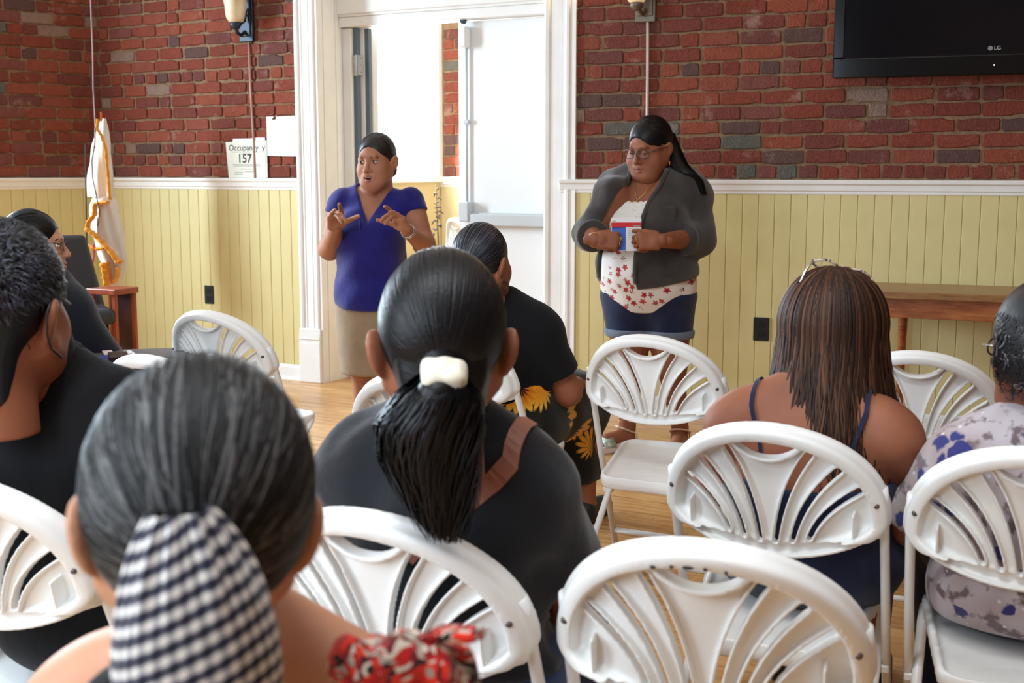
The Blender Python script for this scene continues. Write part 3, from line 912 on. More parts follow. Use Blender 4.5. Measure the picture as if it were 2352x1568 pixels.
# folded chair leaning in the vestibule
fc = empty('folded_chair', None, 'folded white chair leaning in the vestibule behind the door', 'chair')
FB = Matrix.Translation((0, 0.0, 0.70)) @ Matrix.Rotation(0, 4, 'X')
G().add(_cb[0], _cb[1], M=FB).obj('backrest', M_chair, fc, smooth=True)
G().add(_cs[0], _cs[1], M=Matrix.Translation((0, 0.40, 0.32)) @ Matrix.Rotation(math.radians(90), 4, 'X')).obj('seat', M_chair, fc, smooth=True)
for s in (-1, 1):
    G().tube([(s * 0.222, 0, 0.84), (s * 0.222, 0, 0.012)], 0.0125, 10).obj('front_leg', M_tube, fc, smooth=True)
    G().tube([(s * 0.206, 0.028, 0.62), (s * 0.206, 0.028, 0.012)], 0.0115, 10).obj('rear_leg', M_tube, fc, smooth=True)
_p = pt(1052, 530, 8.3)
fc.matrix_world = TR(_p.x, _p.y, 0.0, math.radians(-62)) @ Matrix.Rotation(math.radians(6), 4, 'Y')
fc.location.z = 0.03

# ------------------------------------------------------------------ things on the walls
def text_mesh(name, body, size, mat, parent, M, extrude=0.0006, align='CENTER', bold=0.0):
    cu = bpy.data.curves.new(name, 'FONT'); cu.body = body; cu.size = size; cu.extrude = extrude; cu.align_x = align; cu.align_y = 'CENTER'; cu.offset = bold
    t = bpy.data.objects.new(name, cu); sc.collection.objects.link(t)
    bpy.context.view_layer.update()
    me = bpy.data.meshes.new_from_object(t.evaluated_get(bpy.context.evaluated_depsgraph_get()))
    bpy.data.objects.remove(t)
    me.materials.clear(); me.materials.append(mat)
    o = bpy.data.objects.new(name, me); link(o, parent)
    o.matrix_local = M @ Matrix.Rotation(math.radians(90), 4, 'X')
    return o
M_ink = plain('printed_ink', (52, 58, 60), 0.7)
M_greyink = plain('grey_ink', (170, 174, 168), 0.8)
M_card = plain('cream_card', (232, 233, 218), 0.8)
M_paper = plain('white_paper', (250, 250, 252), 0.8)
M_copper = plain('painted_conduit', (176, 132, 118), 0.4)
M_conduit = plain('pale_conduit', (206, 186, 172), 0.4)

def wall_thing(name, label, cat, M, group=None): return empty(name, M, label, cat, group)
# occupancy notice propped on the rail
a = on_frame(516, 325, FL, -0.03); b = on_frame(612, 402, FL, -0.03)
oc = wall_thing('occupancy_sign', 'cream occupancy notice for 157 propped on the rail under the left sconce', 'sign', FL @ Matrix.Translation((a.x, -0.034, 1.291)))
W = b.x - a.x; Hh = a.z - 1.291
G().prism([(0.018, 0), (W - .012, 0), (W - .012, Hh + .004), (0.0, Hh - .004)], 0.012, 0.016).obj('card', M_card, oc); ocard = oc.children[0] if oc.children else oc
bpy.context.view_layer.update(); ocard = oc.children[0]
G().prism([(0.05, Hh - .01), (W - .016, Hh - .01), (W - .016, Hh + .022), (W * .68, Hh + .022), (W * .62, Hh + .018), (0.06, Hh + .018)], 0.017, 0.02).obj('file_tab', M_paper, oc)
G().prism([(W - .012, 0.0), (W, 0.004), (W, Hh + .006), (W - .012, Hh + .004)], 0.014, 0.018).obj('card_edge', M_card, oc)
text_mesh('lettering', 'Occupancy', 0.054, M_ink, ocard, Matrix.Translation((W * .44, 0.0115, Hh - .042)))
text_mesh('lettering', 'y', 0.054, M_ink, ocard, Matrix.Translation((W * .925, 0.0115, Hh - .042)))
text_mesh('number', '157', 0.078, M_ink, ocard, Matrix.Translation((W * .46, 0.0115, Hh * .52)), bold=0.0012)
pg = G()
for k, (x0, x1, zf) in enumerate(((.14, .84, .70), (.36, .60, .655), (.16, .86, .355), (.18, .84, .315), (.34, .80, .23), (.2, .42, .14), (.2, .40, .09), (.45, .7, .16))):
    pg.box((W * x0, 0.0113, Hh * zf), (W * x1, 0.0121, Hh * zf + .004))
pg.obj('small_print', M_greyink, ocard)
a = on_frame(612, 268, FL, -0.02); b = on_frame(694, 359, FL, -0.02)
pp = wall_thing('paper_notice', 'blank white sheet taped to the brick beside the doorway', 'paper', FL @ Matrix.Translation((a.x, -0.02, b.z)))
W = b.x - a.x; Hh = a.z - b.z
G().prism([(0, 0.006), (W * .5, 0.002), (W, 0), (W, Hh), (W * .28, Hh - .001), (W * .265, Hh - .02), (W * .13, Hh - .018), (W * .20, Hh - .006), (W * .19, Hh), (0, Hh)], 0.0, 0.0025).obj('sheet', M_paper, pp)
G().box((W * .845, -0.001, Hh - .02), (W * .855, 0.0, Hh + .003)).obj('tape_mark', M_greyink, pp)

def sconce(u0, v0, u1, v1, label, lit, iron, shade_uv):
    a = on_frame(u0, v0, FR if lit else FL, -0.02); b = on_frame(u1, v1, FR if lit else FL, -0.02)
    Fm = FR if lit else FL
    root = empty('wall_sconce', Fm @ Matrix.Translation(((a.x + b.x) / 2, 0, b.z)), label, 'lamp', 'iron wall sconces either side of the doorway')
    w = (b.x - a.x); hgt = 0.33
    G().box((-w / 2, -0.03, 0), (w / 2, -0.006, hgt), 0.004).obj('back_plate', iron, root)
    G().box((-w / 2 + .012, -0.04, 0.03), (w / 2 - .012, -0.03, hgt - .03), 0.008).obj('plate_panel', iron, root)
    sh = on_frame(*shade_uv, Fm, -0.15); dx = sh.x - (a.x + b.x) / 2; dz = sh.z - b.z
    arm = [(0, -0.035, 0.06), (0.0, -0.075, 0.035), (dx * .35, -0.12, 0.045), (dx * .8, -0.145, 0.085), (dx, -0.15, dz - 0.02)]
    t = []
    for i in range(len(arm) - 1):
        for k in range(4):
            f = k / 4; t.append(tuple(arm[i][j] * (1 - f) + arm[i + 1][j] * f for j in range(3)))
    t.append(arm[-1])
    arm_o = G().tube(t, 0.011, 10).obj('scroll_arm', iron, root, smooth=True)
    leaf = G().tube([(dx * 1.5, -0.16, 0.075), (dx * .9, -0.15, 0.083), (dx * .3, -0.10, 0.09), (0, -0.045, 0.19)], [0.003, 0.010, 0.012, 0.006], 8, sq=.5)
    leaf.obj('leaf_scroll', iron, arm_o, smooth=True)
    leaf = G().tube([(dx * .3, -0.10, 0.09), (0.02, -0.06, 0.12), (0.03, -0.045, 0.20)], [0.010, 0.012, 0.005], 8, sq=.5)
    leaf.obj('leaf_scroll', iron, arm_o, smooth=True)
    G().lathe([(0.001, dz - .035), (0.022, dz - .03), (0.034, dz - .012), (0.036, dz), (0.03, dz + .012)], 20, c=(dx, -0.15)).obj('cup', iron, root, smooth=True)
    prof = [(0.018, dz + .006), (0.040, dz + .012), (0.056, dz + .035), (0.062, dz + .07), (0.064, dz + .11), (0.072, dz + .15), (0.088, dz + .18), (0.085, dz + .181), (0.067, dz + .15), (0.059, dz + .11), (0.056, dz + .07), (0.05, dz + .037), (0.034, dz + .016)]
    G().lathe(prof, 28, c=(dx, -0.15)).obj('glass_shade', M_shade_lit if lit else M_shade, root, smooth=True)
    if lit:
        G().ball((dx, -0.15, dz + .075), 0.026, 0).obj('bulb', M_bulb, root, smooth=True)
        l = bpy.data.lights.new('sconce_bulb_light', 'POINT'); l.energy = 22; l.color = (1.0, 0.70, 0.36); l.shadow_soft_size = 0.03
        lo = bpy.data.objects.new('sconce_bulb_light', l); link(lo, root); lo.location = (dx, -0.15, dz + .20)
    # conduit down to the rail
    zb = 1.291 - b.z
    cx_ = 0.012
    G().tube([(cx_, -0.016, 0.0), (cx_ + .004, -0.018, zb * .3), (cx_ + (.02 if not lit else .006), -0.020, zb * .75), (cx_ + (.024 if not lit else .004), -0.022, zb)], 0.0085, 10).obj('conduit', M_conduit if lit else M_copper, root, smooth=True)
    return root
m = MT('amber_glass', rough=0.35, spec=0.5)
m.col(m.ramp(m.noise(14, 3), [(0.3, srgb(214, 190, 150)), (0.7, srgb(232, 216, 184))])); M_shade = m.m
m = MT('lit_amber_glass', srgb(240, 214, 160), 0.35); m.b.inputs['Emission Color'].default_value = (1.0, 0.72, 0.4, 1); m.b.inputs['Emission Strength'].default_value = 0.35; M_shade_lit = m.m
m = MT('bulb'); m.b.inputs['Emission Color'].default_value = (1, 0.8, 0.5, 1); m.b.inputs['Emission Strength'].default_value = 12; M_bulb = m.m
sconce(550, 30, 583, 95, 'unlit dark iron sconce with cream glass, left of the doorway', False, M_dark, (541, 55))
sconce(1460, -10, 1506, 50, 'lit sconce glowing amber, right of the doorway', True, plain('bronze_plate', (118, 106, 92), 0.4, metal=0.5), (1462, 10))

def outlet(u0, v0, u1, v1, Fm, label):
    a = on_frame(u0, v0, Fm, -0.014); b = on_frame(u1, v1, Fm, -0.014)
    root = empty('wall_outlet', Fm @ Matrix.Translation(((a.x + b.x) / 2, -0.013, (a.z + b.z) / 2)), label, 'outlet')
    w, h_ = (b.x - a.x) / 2, (a.z - b.z) / 2
    cp = G().box((-w, -0.007, -h_), (w, 0, h_), 0.003).obj('cover_plate', M_black, root)
    for z in (-h_ * .42, h_ * .42):
        s = G().box((-w * .5, -0.009, z - h_ * .26), (w * .5, -0.006, z + h_ * .26), 0.003).obj('socket', M_dkbox, cp)
outlet(470, 655, 492, 698, FL, 'black outlet on the yellow panelling left of the doorway')
outlet(1731, 728, 1766, 783, FR, 'black outlet low on the panelling behind the brown-haired woman')

# television on a bracket
a = on_frame(1912, 181, FR, -0.19)
tv = empty('television', FR @ Matrix.Translation((a.x, -0.19, a.z)) @ Matrix.Rotation(math.radians(1.0), 4, 'Z'), 'large black flat-screen television hung on the brick wall', 'television')
TW, TH = 1.26, 0.82
M_tvgloss = plain('tv_gloss', (10, 10, 12), 0.12); M_screen = MT('tv_screen', (0.004, 0.004, 0.006, 1), 0.08, spec=0.5).m
G().box((0, 0, 0), (TW, 0.05, TH), 0.012).obj('casing', M_tvgloss, tv)
fr_ = G().box((0.0, -0.012, 0.0), (TW, 0.0, 0.098), 0.006); fr_.box((0, -0.010, 0.098), (0.052, 0.0, TH), 0.004); fr_.box((TW - .052, -0.010, 0.098), (TW, 0.0, TH), 0.004); fr_.box((0, -0.010, TH - .05), (TW, 0.0, TH), 0.004)
bz = fr_.obj('bezel', M_tvgloss, tv)
G().box((0.052, -0.004, 0.098), (TW - .052, 0.001, TH - .05)).obj('screen', M_screen, tv)
G().box((0.02, -0.016, 0.088), (TW - .02, -0.010, 0.0935), 0.002).obj('bezel_strip', plain('tv_strip', (26, 28, 32), 0.3), bz)
G().box((0.3, 0.05, 0.2), (0.9, 0.165, 0.6), 0.01).obj('wall_bracket', M_black, tv)
lx = on_frame(2283, 110, FR, -0.19).x - a.x; lz = on_frame(2283, 110, FR, -0.19).z - a.z
M_logo = plain('logo_silver', (190, 190, 180), 0.4)
lg = text_mesh('logo', 'LG', 0.026, M_logo, tv, Matrix.Translation((lx + .016, -0.0125, max(lz, 0.108))))
lg.location.y = -0.0055
e = G(); zc = max(lz, .108)
e.lathe([(0.0001, 0), (0.0105, 0), (0.0105, 0.001), (0.0001, 0.001)], 20, M=Matrix.Translation((lx - .016, -0.0045, zc)) @ Matrix.Rotation(math.radians(90), 4, 'X'))
e.obj('emblem', plain('emblem_grey', (150, 150, 140), 0.4), tv)
e = G(); e.box((lx - .0175, -0.0065, zc - .005), (lx - .016, -0.0055, zc + .005)); e.box((lx - .016, -0.0065, zc - .005), (lx - .011, -0.0055, zc - .0035)); e.ball((lx - .021, -0.006, zc + .003), (.0016, .0006, .0016), 0, 8, 6)
e.obj('emblem_face', M_black, tv)
m = MT('led'); m.b.inputs['Emission Color'].default_value = (1, 1, 1, 1); m.b.inputs['Emission Strength'].default_value = 4
G().ball((lx + .005, -0.0125, 0.045), (.0035, .001, .0025), 0, 8, 6).obj('power_light', m.m, bz)

# ------------------------------------------------------------------ furniture
# wooden table against the right-hand wall
tb = empty('wooden_table', FR @ Matrix.Translation((1.62, 0, 0)), 'wooden side table with round legs against the yellow panelling', 'table')
tw, ty0, ty1, tz = 1.5, -0.56, -0.06, 0.775
G().box((0, ty0, tz - .034), (tw, ty1, tz), 0.004).obj('tabletop', M_tabletop, tb)
ap = G(); ap.box((0.05, ty0 + .03, tz - .125), (tw - .05, ty0 + .052, tz - .034), 0.002); ap.box((0.05, ty1 - .052, tz - .125), (tw - .05, ty1 - .03, tz - .034), 0.002)
ap.box((0.05, ty0 + .03, tz - .125), (0.072, ty1 - .03, tz - .034), 0.002); ap.box((tw - .072, ty0 + .03, tz - .125), (tw - .05, ty1 - .03, tz - .034), 0.002)
ap.obj('apron', M_tablewood, tb)
for x, y in ((0.07, ty0 + .05), (tw - .07, ty0 + .05), (0.20, ty1 - .06), (tw - .07, ty1 - .06)):
    G().tube([(x, y, tz - .034), (x, y, tz - .14), (x, y, 0.0)], [0.022, 0.024, 0.015], 14).obj('leg', M_tablewood, tb, smooth=True)

# small red-brown wooden stand in the corner
def stand_at(u0, u1, vtop, z):
    p0 = pz(u0, vtop, z); p1 = pz(u1, vtop, z)
    return p0, p1
st_p = pz(252, 662, 0.68)
sd = empty('wooden_stand', TR(st_p.x, st_p.y, 0, math.radians(-24)) @ Matrix.Diagonal((.76, .76, 1, 1)), 'small red-brown wooden stand in the corner below the flag', 'stand')
G().box((-0.135, -0.10, 0.65), (0.135, 0.16, 0.682), 0.004).obj('top', M_redwood, sd)
for x in (-0.115, 0.085):
    for y in (-0.08, 0.12): G().box((x, y, 0), (x + .032, y + .03, 0.65), 0.003).obj('leg', M_redwood, sd)
G().box((-0.105, 0.125, 0.05), (0.11, 0.14, 0.65), 0.001).obj('back_panel', plain('dark_red_wood', (70, 30, 20), 0.5), sd)
G().box((-0.12, -0.085, 0.16), (0.12, 0.13, 0.18), 0.002).obj('shelf', M_redwood, sd)
for x, h_, tl, r_, lab in ((-0.07, 0.30, 0.05, .018, 'pale brown paper roll leaning in the wooden stand'), (0.05, 0.16, -0.03, .02, 'short brown roll on the shelf of the wooden stand')):
    o = G().tube([(0, 0, 0), (tl * .5, 0, h_ * .5), (tl, 0, h_)], r_, 14).obj('paper_roll', plain('kraft_paper', (170, 108, 72), 0.7), smooth=True)
    o.matrix_world = sd.matrix_world @ Matrix.Translation((x, -0.03 if x < 0 else 0.05, 0.182)); tag(o, lab, 'paper roll')

# black padded chair, seen end-on beyond the person in profile
oc_p = pz(178, 690, 0.60)
bc = empty('black_chair', TR(oc_p.x - .10, oc_p.y + .05, 0, math.radians(28)), 'black padded chair with a high rounded back, left of the wooden stand', 'chair')
M_vinyl = plain('black_vinyl', (46, 48, 54), 0.55, bump=.15)
S = SDF((-0.3, -0.14, 0.52), (0.3, 0.2, 1.06), 0.009); S.u(rbox((0, 0.02, 0.74), (0.15, 0.035, 0.23), 0.03, rot=(-10, 0, 0)), 0)
_v, _f = S.net(); _v[:, 0] *= 1 + (0.95 - _v[:, 2]) * 1.3
bk = G().add(_v, _f); bk.obj('backrest', M_vinyl, bc, smooth=True)
S = SDF((-0.3, -0.50, 0.40), (0.3, 0.06, 0.62), 0.009); S.u(rbox((0, -0.20, 0.53), (0.22, 0.21, 0.045), 0.035), 0)
G().add(*S.net()).obj('seat', M_vinyl, bc, smooth=True)
for x in (-0.17, 0.17):
    for y in (-0.37, -0.02): G().tube([(x, y, 0.50), (x * 1.1, y * 1.05, 0.0)], 0.014, 10).obj('leg', M_dkbox, bc, smooth=True)

# dark table with papers
DZ = 0.66
tp = pz(296, 828, DZ)
dt = empty('dark_table', TR(tp.x, tp.y, 0, math.radians(12)), 'low dark-topped table strewn with papers by the left wall', 'table')
G().box((-0.42, -0.17, DZ - .025), (0.30, 0.30, DZ), 0.004).obj('tabletop', plain('grey_laminate', (98, 96, 98), 0.4), dt)
G().box((-0.42, -0.176, DZ - .03), (0.30, -0.169, DZ + .001), 0.002).obj('edge_band', M_dkbox, dt)
G().box((-0.38, -0.12, DZ - .12), (0.26, 0.26, DZ - .025), 0.003).obj('apron', M_dkbox, dt)
for x in (-0.36, 0.24):
    for y in (-0.10, 0.24): G().box((x - .02, y - .02, 0), (x + .02, y + .02, DZ - .12), 0.003).obj('leg', M_dkbox, dt)
def on_table(name, label, cat, pts_uv, z0, z1, mat, extra=None):
    P = [pz(u, v, z0) for u, v in pts_uv]
    c = sum(P, Vector()) / len(P)
    V = [(p.x - c.x, p.y - c.y, 0) for p in P] + [(p.x - c.x, p.y - c.y, z1 - z0) for p in P]; n = len(P)
    F = [tuple(range(n)), tuple(range(2 * n - 1, n - 1, -1))] + [(i, i + n, (i + 1) % n + n, (i + 1) % n) for i in range(n)]
    o = G().add(V, F).obj(name, mat); o.location = (c.x, c.y, z0)
    return tag(o, label, cat)
on_table('leaflet', 'white leaflet with a printed dark photo on the dark table', 'paper', ((268, 811), (300, 806), (328, 826), (296, 832)), DZ + .002, DZ + .006, M_paper)
on_table('printed_photo', 'small dark printed card lying on the white leaflet', 'card', ((288, 814), (302, 812), (314, 821), (298, 823)), DZ + .0065, DZ + .008, plain('photo_print', (70, 80, 104), 0.5))
on_table('pamphlet', 'white and red pamphlet at the back of the dark table', 'paper', ((234, 808), (254, 806), (262, 813), (240, 816)), DZ + .002, DZ + .008, plain('pamphlet', (238, 222, 224), 0.6))
on_table('phone', 'dark flat phone case near the front of the dark table', 'phone', ((248, 820), (292, 817), (296, 829), (252, 833)), DZ + .002, DZ + .02, plain('dark_red_case', (40, 20, 24), 0.4))
on_table('blue_folder', 'blue folder at the left end of the dark table', 'folder', ((226, 822), (244, 820), (252, 842), (230, 846)), DZ + .002, DZ + .01, plain('blue_folder', (40, 52, 150), 0.6))

# flag on a pole in the corner
fp = pt(240, 400, 7.75)
fl = empty('flag_on_pole', TR(fp.x, fp.y, 0, 0), 'white flag with gold fringe hanging furled on a pole in the corner', 'flag')
G().tube([(0, 0, 0.03), (0, 0, 1.70)], 0.011, 12).obj('pole', M_redwood, fl, smooth=True)
G().lathe([(0.001, 0), (0.12, 0), (0.115, 0.02), (0.03, 0.045), (0.012, 0.06)], 24).obj('base', plain('brass', (176, 132, 60), 0.35, metal=0.8), fl, smooth=True)
def zat(v): return CAMZ - fp.y * math.tan(PITCH + math.atan((v - 784) / FPX))
def flag_band(name, rows, mat, nseg=48, amp=0.014, seed=0, lift=0.0):
    """rows: (v pixel, half width left px, half width right px) rings of hanging pleated cloth"""
    g = G(); V = []; n = nseg; sca = fp.y / FPX
    zs = []
    for i, (v, l, r_) in enumerate(rows):
        c = (l + r_) / 2 - 240; w = (r_ - l) / 2
        for k in range(n):
            a = 2 * math.pi * k / n
            pl = 1 + (0.16 * math.sin(5 * a + seed + i * .18) + 0.09 * math.sin(9 * a + 1.3 * seed - i * .25)) * min(1, i / 2)
            V.append((c * sca + (w * sca * pl + lift) * math.cos(a), (w * sca * .62 * pl + lift) * math.sin(a), zat(v)))
    m_ = len(rows)
    F = [(i * n + k, (i + 1) * n + k, (i + 1) * n + (k + 1) % n, i * n + (k + 1) % n) for i in range(m_ - 1) for k in range(n)]
    g.add(V, F)
    return g.obj(name, mat, fl, smooth=True)
def interp(rows, n):
    vs_ = np.linspace(rows[0][0], rows[-1][0], n); A = np.array(rows, float)
    return [(v, np.interp(v, A[:, 0], A[:, 1]), np.interp(v, A[:, 0], A[:, 2])) for v in vs_]
M_flagw = cloth('flag_white', (226, 220, 214), 0.05, 8, 300, 0.85, 0.1)
M_gold = cloth('gold_fringe', (232, 152, 28), 0.15, 30, 300, 0.8, 0.3, 0.6)
flag_band('upper_drape', interp([(272, 238, 249), (300, 229, 252), (335, 217, 255), (400, 206, 257), (452, 205, 258)], 20), M_flagw, seed=1)
flag_band('lower_drape', interp([(450, 212, 262), (480, 208, 266), (540, 210, 276), (590, 222, 280), (625, 236, 274), (655, 240, 262)], 22), M_flagw, seed=3)
def ribbon3(name, pts_uv, w, mat, off, parent=fl):
    """a fringe band lying on the cloth; pts (u, v)"""
    sca = fp.y / FPX
    P = [((u - 240) * sca, off, zat(v)) for u, v in pts_uv]
    T = []
    for i in range(len(P) - 1):
        for k in range(5):
            f = k / 5; T.append(tuple(P[i][j] * (1 - f) + P[i + 1][j] * f for j in range(3)))
    T.append(P[-1])
    g = G(); r_ = [1.55 * w * sca * (1 + .18 * math.sin(i * 2.3)) for i in range(len(T))]
    g.tube(T, r_, 12, sq=.30)
    return g.obj(name, mat, parent, smooth=True)
ribbon3('fringe', ((240, 274), (237, 296), (246, 312), (254, 340), (257, 400), (259, 458)), 5.5, M_gold, -0.075)
ribbon3('fringe', ((256, 464), (240, 465), (226, 468), (224, 492), (210, 508), (206, 524)), 9, M_gold, -0.09)
ribbon3('fringe', ((206, 524), (222, 536), (242, 556), (262, 580), (274, 600), (281, 596)), 10, M_gold, -0.10)
ribbon3('fringe', ((206, 562), (226, 570), (248, 566)), 8, M_gold, -0.105)
ribbon3('fringe', ((242, 600), (246, 626), (248, 652)), 17, M_gold, -0.09)
ribbon3('fringe', ((272, 612), (270, 630), (262, 646)), 8, M_gold, -0.09)
ribbon3('pink_tassel', ((222, 558), (222, 580), (218, 600)), 4, plain('pink_cord', (206, 110, 130), 0.8), -0.115)

# cords down the corner
M_cordp = plain('pale_cord', (150, 128, 128), 0.7); M_cordb = plain('black_cord', (38, 34, 36), 0.7)
def cord(label, pts_uvY, mat, r_=0.0045):
    P = [pt(*q) for q in pts_uvY]; c = P[-1].copy()
    T = []
    for i in range(len(P) - 1):
        for k in range(6): T.append(P[i].lerp(P[i + 1], k / 6) - c)
    T.append(P[-1] - c)
    o = G().tube(T, r_, 8).obj('cord', mat, smooth=True); o.location = c
    return tag(o, label, 'cord')
cord('pale cord hanging down the brick corner above the flag', ((206, -60, 7.72), (209, 20, 7.70), (213, 120, 7.70), (214, 200, 7.68), (219, 290, 7.66), (217, 340, 7.62)), M_cordp)
cord('black cord running down the corner left of the flag', ((196, 330, 7.7), (197, 430, 7.68), (199, 540, 7.66), (202, 640, 7.64), (204, 664, 7.64)), M_cordb)
cord('thin dark cord looped over the front of the flag', ((217, 335, 7.6), (211, 370, 7.56), (213, 410, 7.54), (222, 452, 7.54), (229, 490, 7.54), (224, 520, 7.54)), M_cordb, 0.003)

# dried plant in the vestibule
vp = pt(1002, 560, 8.7)
pl_ = empty('dried_plant', TR(vp.x, vp.y, 0), 'dark dried plant standing in the vestibule beside the folded chair', 'plant')
M_dry = plain('dried_leaf', (92, 74, 66), 0.8)
G().lathe([(0.001, 0), (0.07, 0), (0.09, 0.12), (0.10, 0.5), (0.085, 0.5), (0.07, 0.14), (0.001, 0.14)], 20).obj('pot', plain('brown_pot', (110, 66, 46), 0.5), pl_, smooth=True)
r = random.Random(5)
for k in range(16):
    z = 0.72 + 0.032 * k; s_ = (1 - k / 22)
    a = r.uniform(0, 6.28); L = r.uniform(.05, .11) * s_
    P = [(0.015 * math.sin(k), 0, z), (L * .6 * math.cos(a), L * .6 * math.sin(a), z + .012), (L * math.cos(a), L * math.sin(a), z + r.uniform(-.02, .02))]
    G().tube(P, [0.006, 0.022 * s_ + .004, 0.004], 8, sq=.5).obj('leaf', M_dry, pl_, smooth=True)
G().tube([(0, 0, 0.14), (0.02, 0, 0.7), (0.0, 0, 1.24)], [0.008, 0.006, 0.003], 8).obj('stem', M_dry, pl_, smooth=True)
# ------------------------------------------------------------------ people: heads, hands, hair
def rot(M3, v): return M3 @ Vector(v)
def pose(loc, pitch=0, yaw=0, roll=0, s=1.0):
    """head/hand pose: yaw about z, pitch nods down when negative, roll tilts to a side"""
    return Matrix.Translation(loc) @ Euler((math.radians(pitch), math.radians(roll), math.radians(yaw)), 'XYZ').to_matrix().to_4x4() @ Matrix.Scale(s, 4)

def head_sdf(h=0.004, fat=0.0, mouth=0.0, face=True, ears=True, neck=True):
    """faces +y, crown up, ears at the origin's height; about 0.24 tall"""
    S = SDF((-0.105, -0.125, -0.175), (0.105, 0.135, 0.140), h)
    f = fat
    S.u(ell((0, -0.015, 0.035), (0.076, 0.096, 0.089)))
    S.u(ell((0, 0.030, -0.030), (0.062 + f * .012, 0.062, 0.090)), 0.03)
    S.u(ell((0, 0.052, -0.088 - f * .004), (0.036 + f * .014, 0.036, 0.030)), 0.03)
    for s in (-1, 1):
        S.u(ell((s * (0.040 + f * .006), 0.050, -0.030 - f * .012), (0.026 + f * .008, 0.030, 0.030 + f * .008)), 0.025)
        S.u(cone((s * 0.060, 0.0, -0.045), (s * 0.030, 0.060, -0.092), 0.020 + f * .008, 0.018 + f * .006), 0.03)
    if f > 0: S.u(ell((0, 0.040, -0.112), (0.052 * f, 0.040, 0.026)), 0.03)
    if neck: S.u(cone((0, -0.028, -0.03), (0, -0.030, -0.19), 0.050 + f * .010, 0.055 + f * .012), 0.03)
    if face:
        S.u(cone((-0.030, 0.082, 0.026), (0.030, 0.082, 0.026), 0.010, 0.010), 0.018)
        for s in (-1, 1):
            S.sub(ell((s * 0.0315, 0.097, 0.006), (0.019, 0.015, 0.011)), 0.012)
        S.u(cone((0, 0.086, 0.012), (0, 0.106, -0.026), 0.0075, 0.0105), 0.012)
        S.u(ell((0, 0.106, -0.031), (0.0125, 0.012, 0.0105)), 0.006)
        for s in (-1, 1):
            S.u(ell((s * 0.0135, 0.095, -0.034), (0.0085, 0.010, 0.008)), 0.006)
            S.sub(ell((s * 0.007, 0.105, -0.0425), (0.0035, 0.005, 0.004)), 0.003)
        S.u(ell((0, 0.080, -0.060), (0.030, 0.018, 0.020)), 0.014)
        if mouth > 0: S.sub(ell((0, 0.099, -0.066), (0.019, 0.016, 0.0045 + mouth * .006)), 0.004)
        else: S.sub(cone((-0.021, 0.095, -0.0665), (0.021, 0.095, -0.0665), 0.0022, 0.0022), 0.004)
    if ears:
        for s in (-1, 1):
            S.u(ell((s * 0.083, -0.014, -0.006), (0.010, 0.022, 0.035), rot=(8, s * 14, s * 32)), 0.008)
            S.sub(ell((s * 0.093, -0.004, -0.004), (0.008, 0.011, 0.020), rot=(8, s * 14, s * 32)), 0.005)
    return S
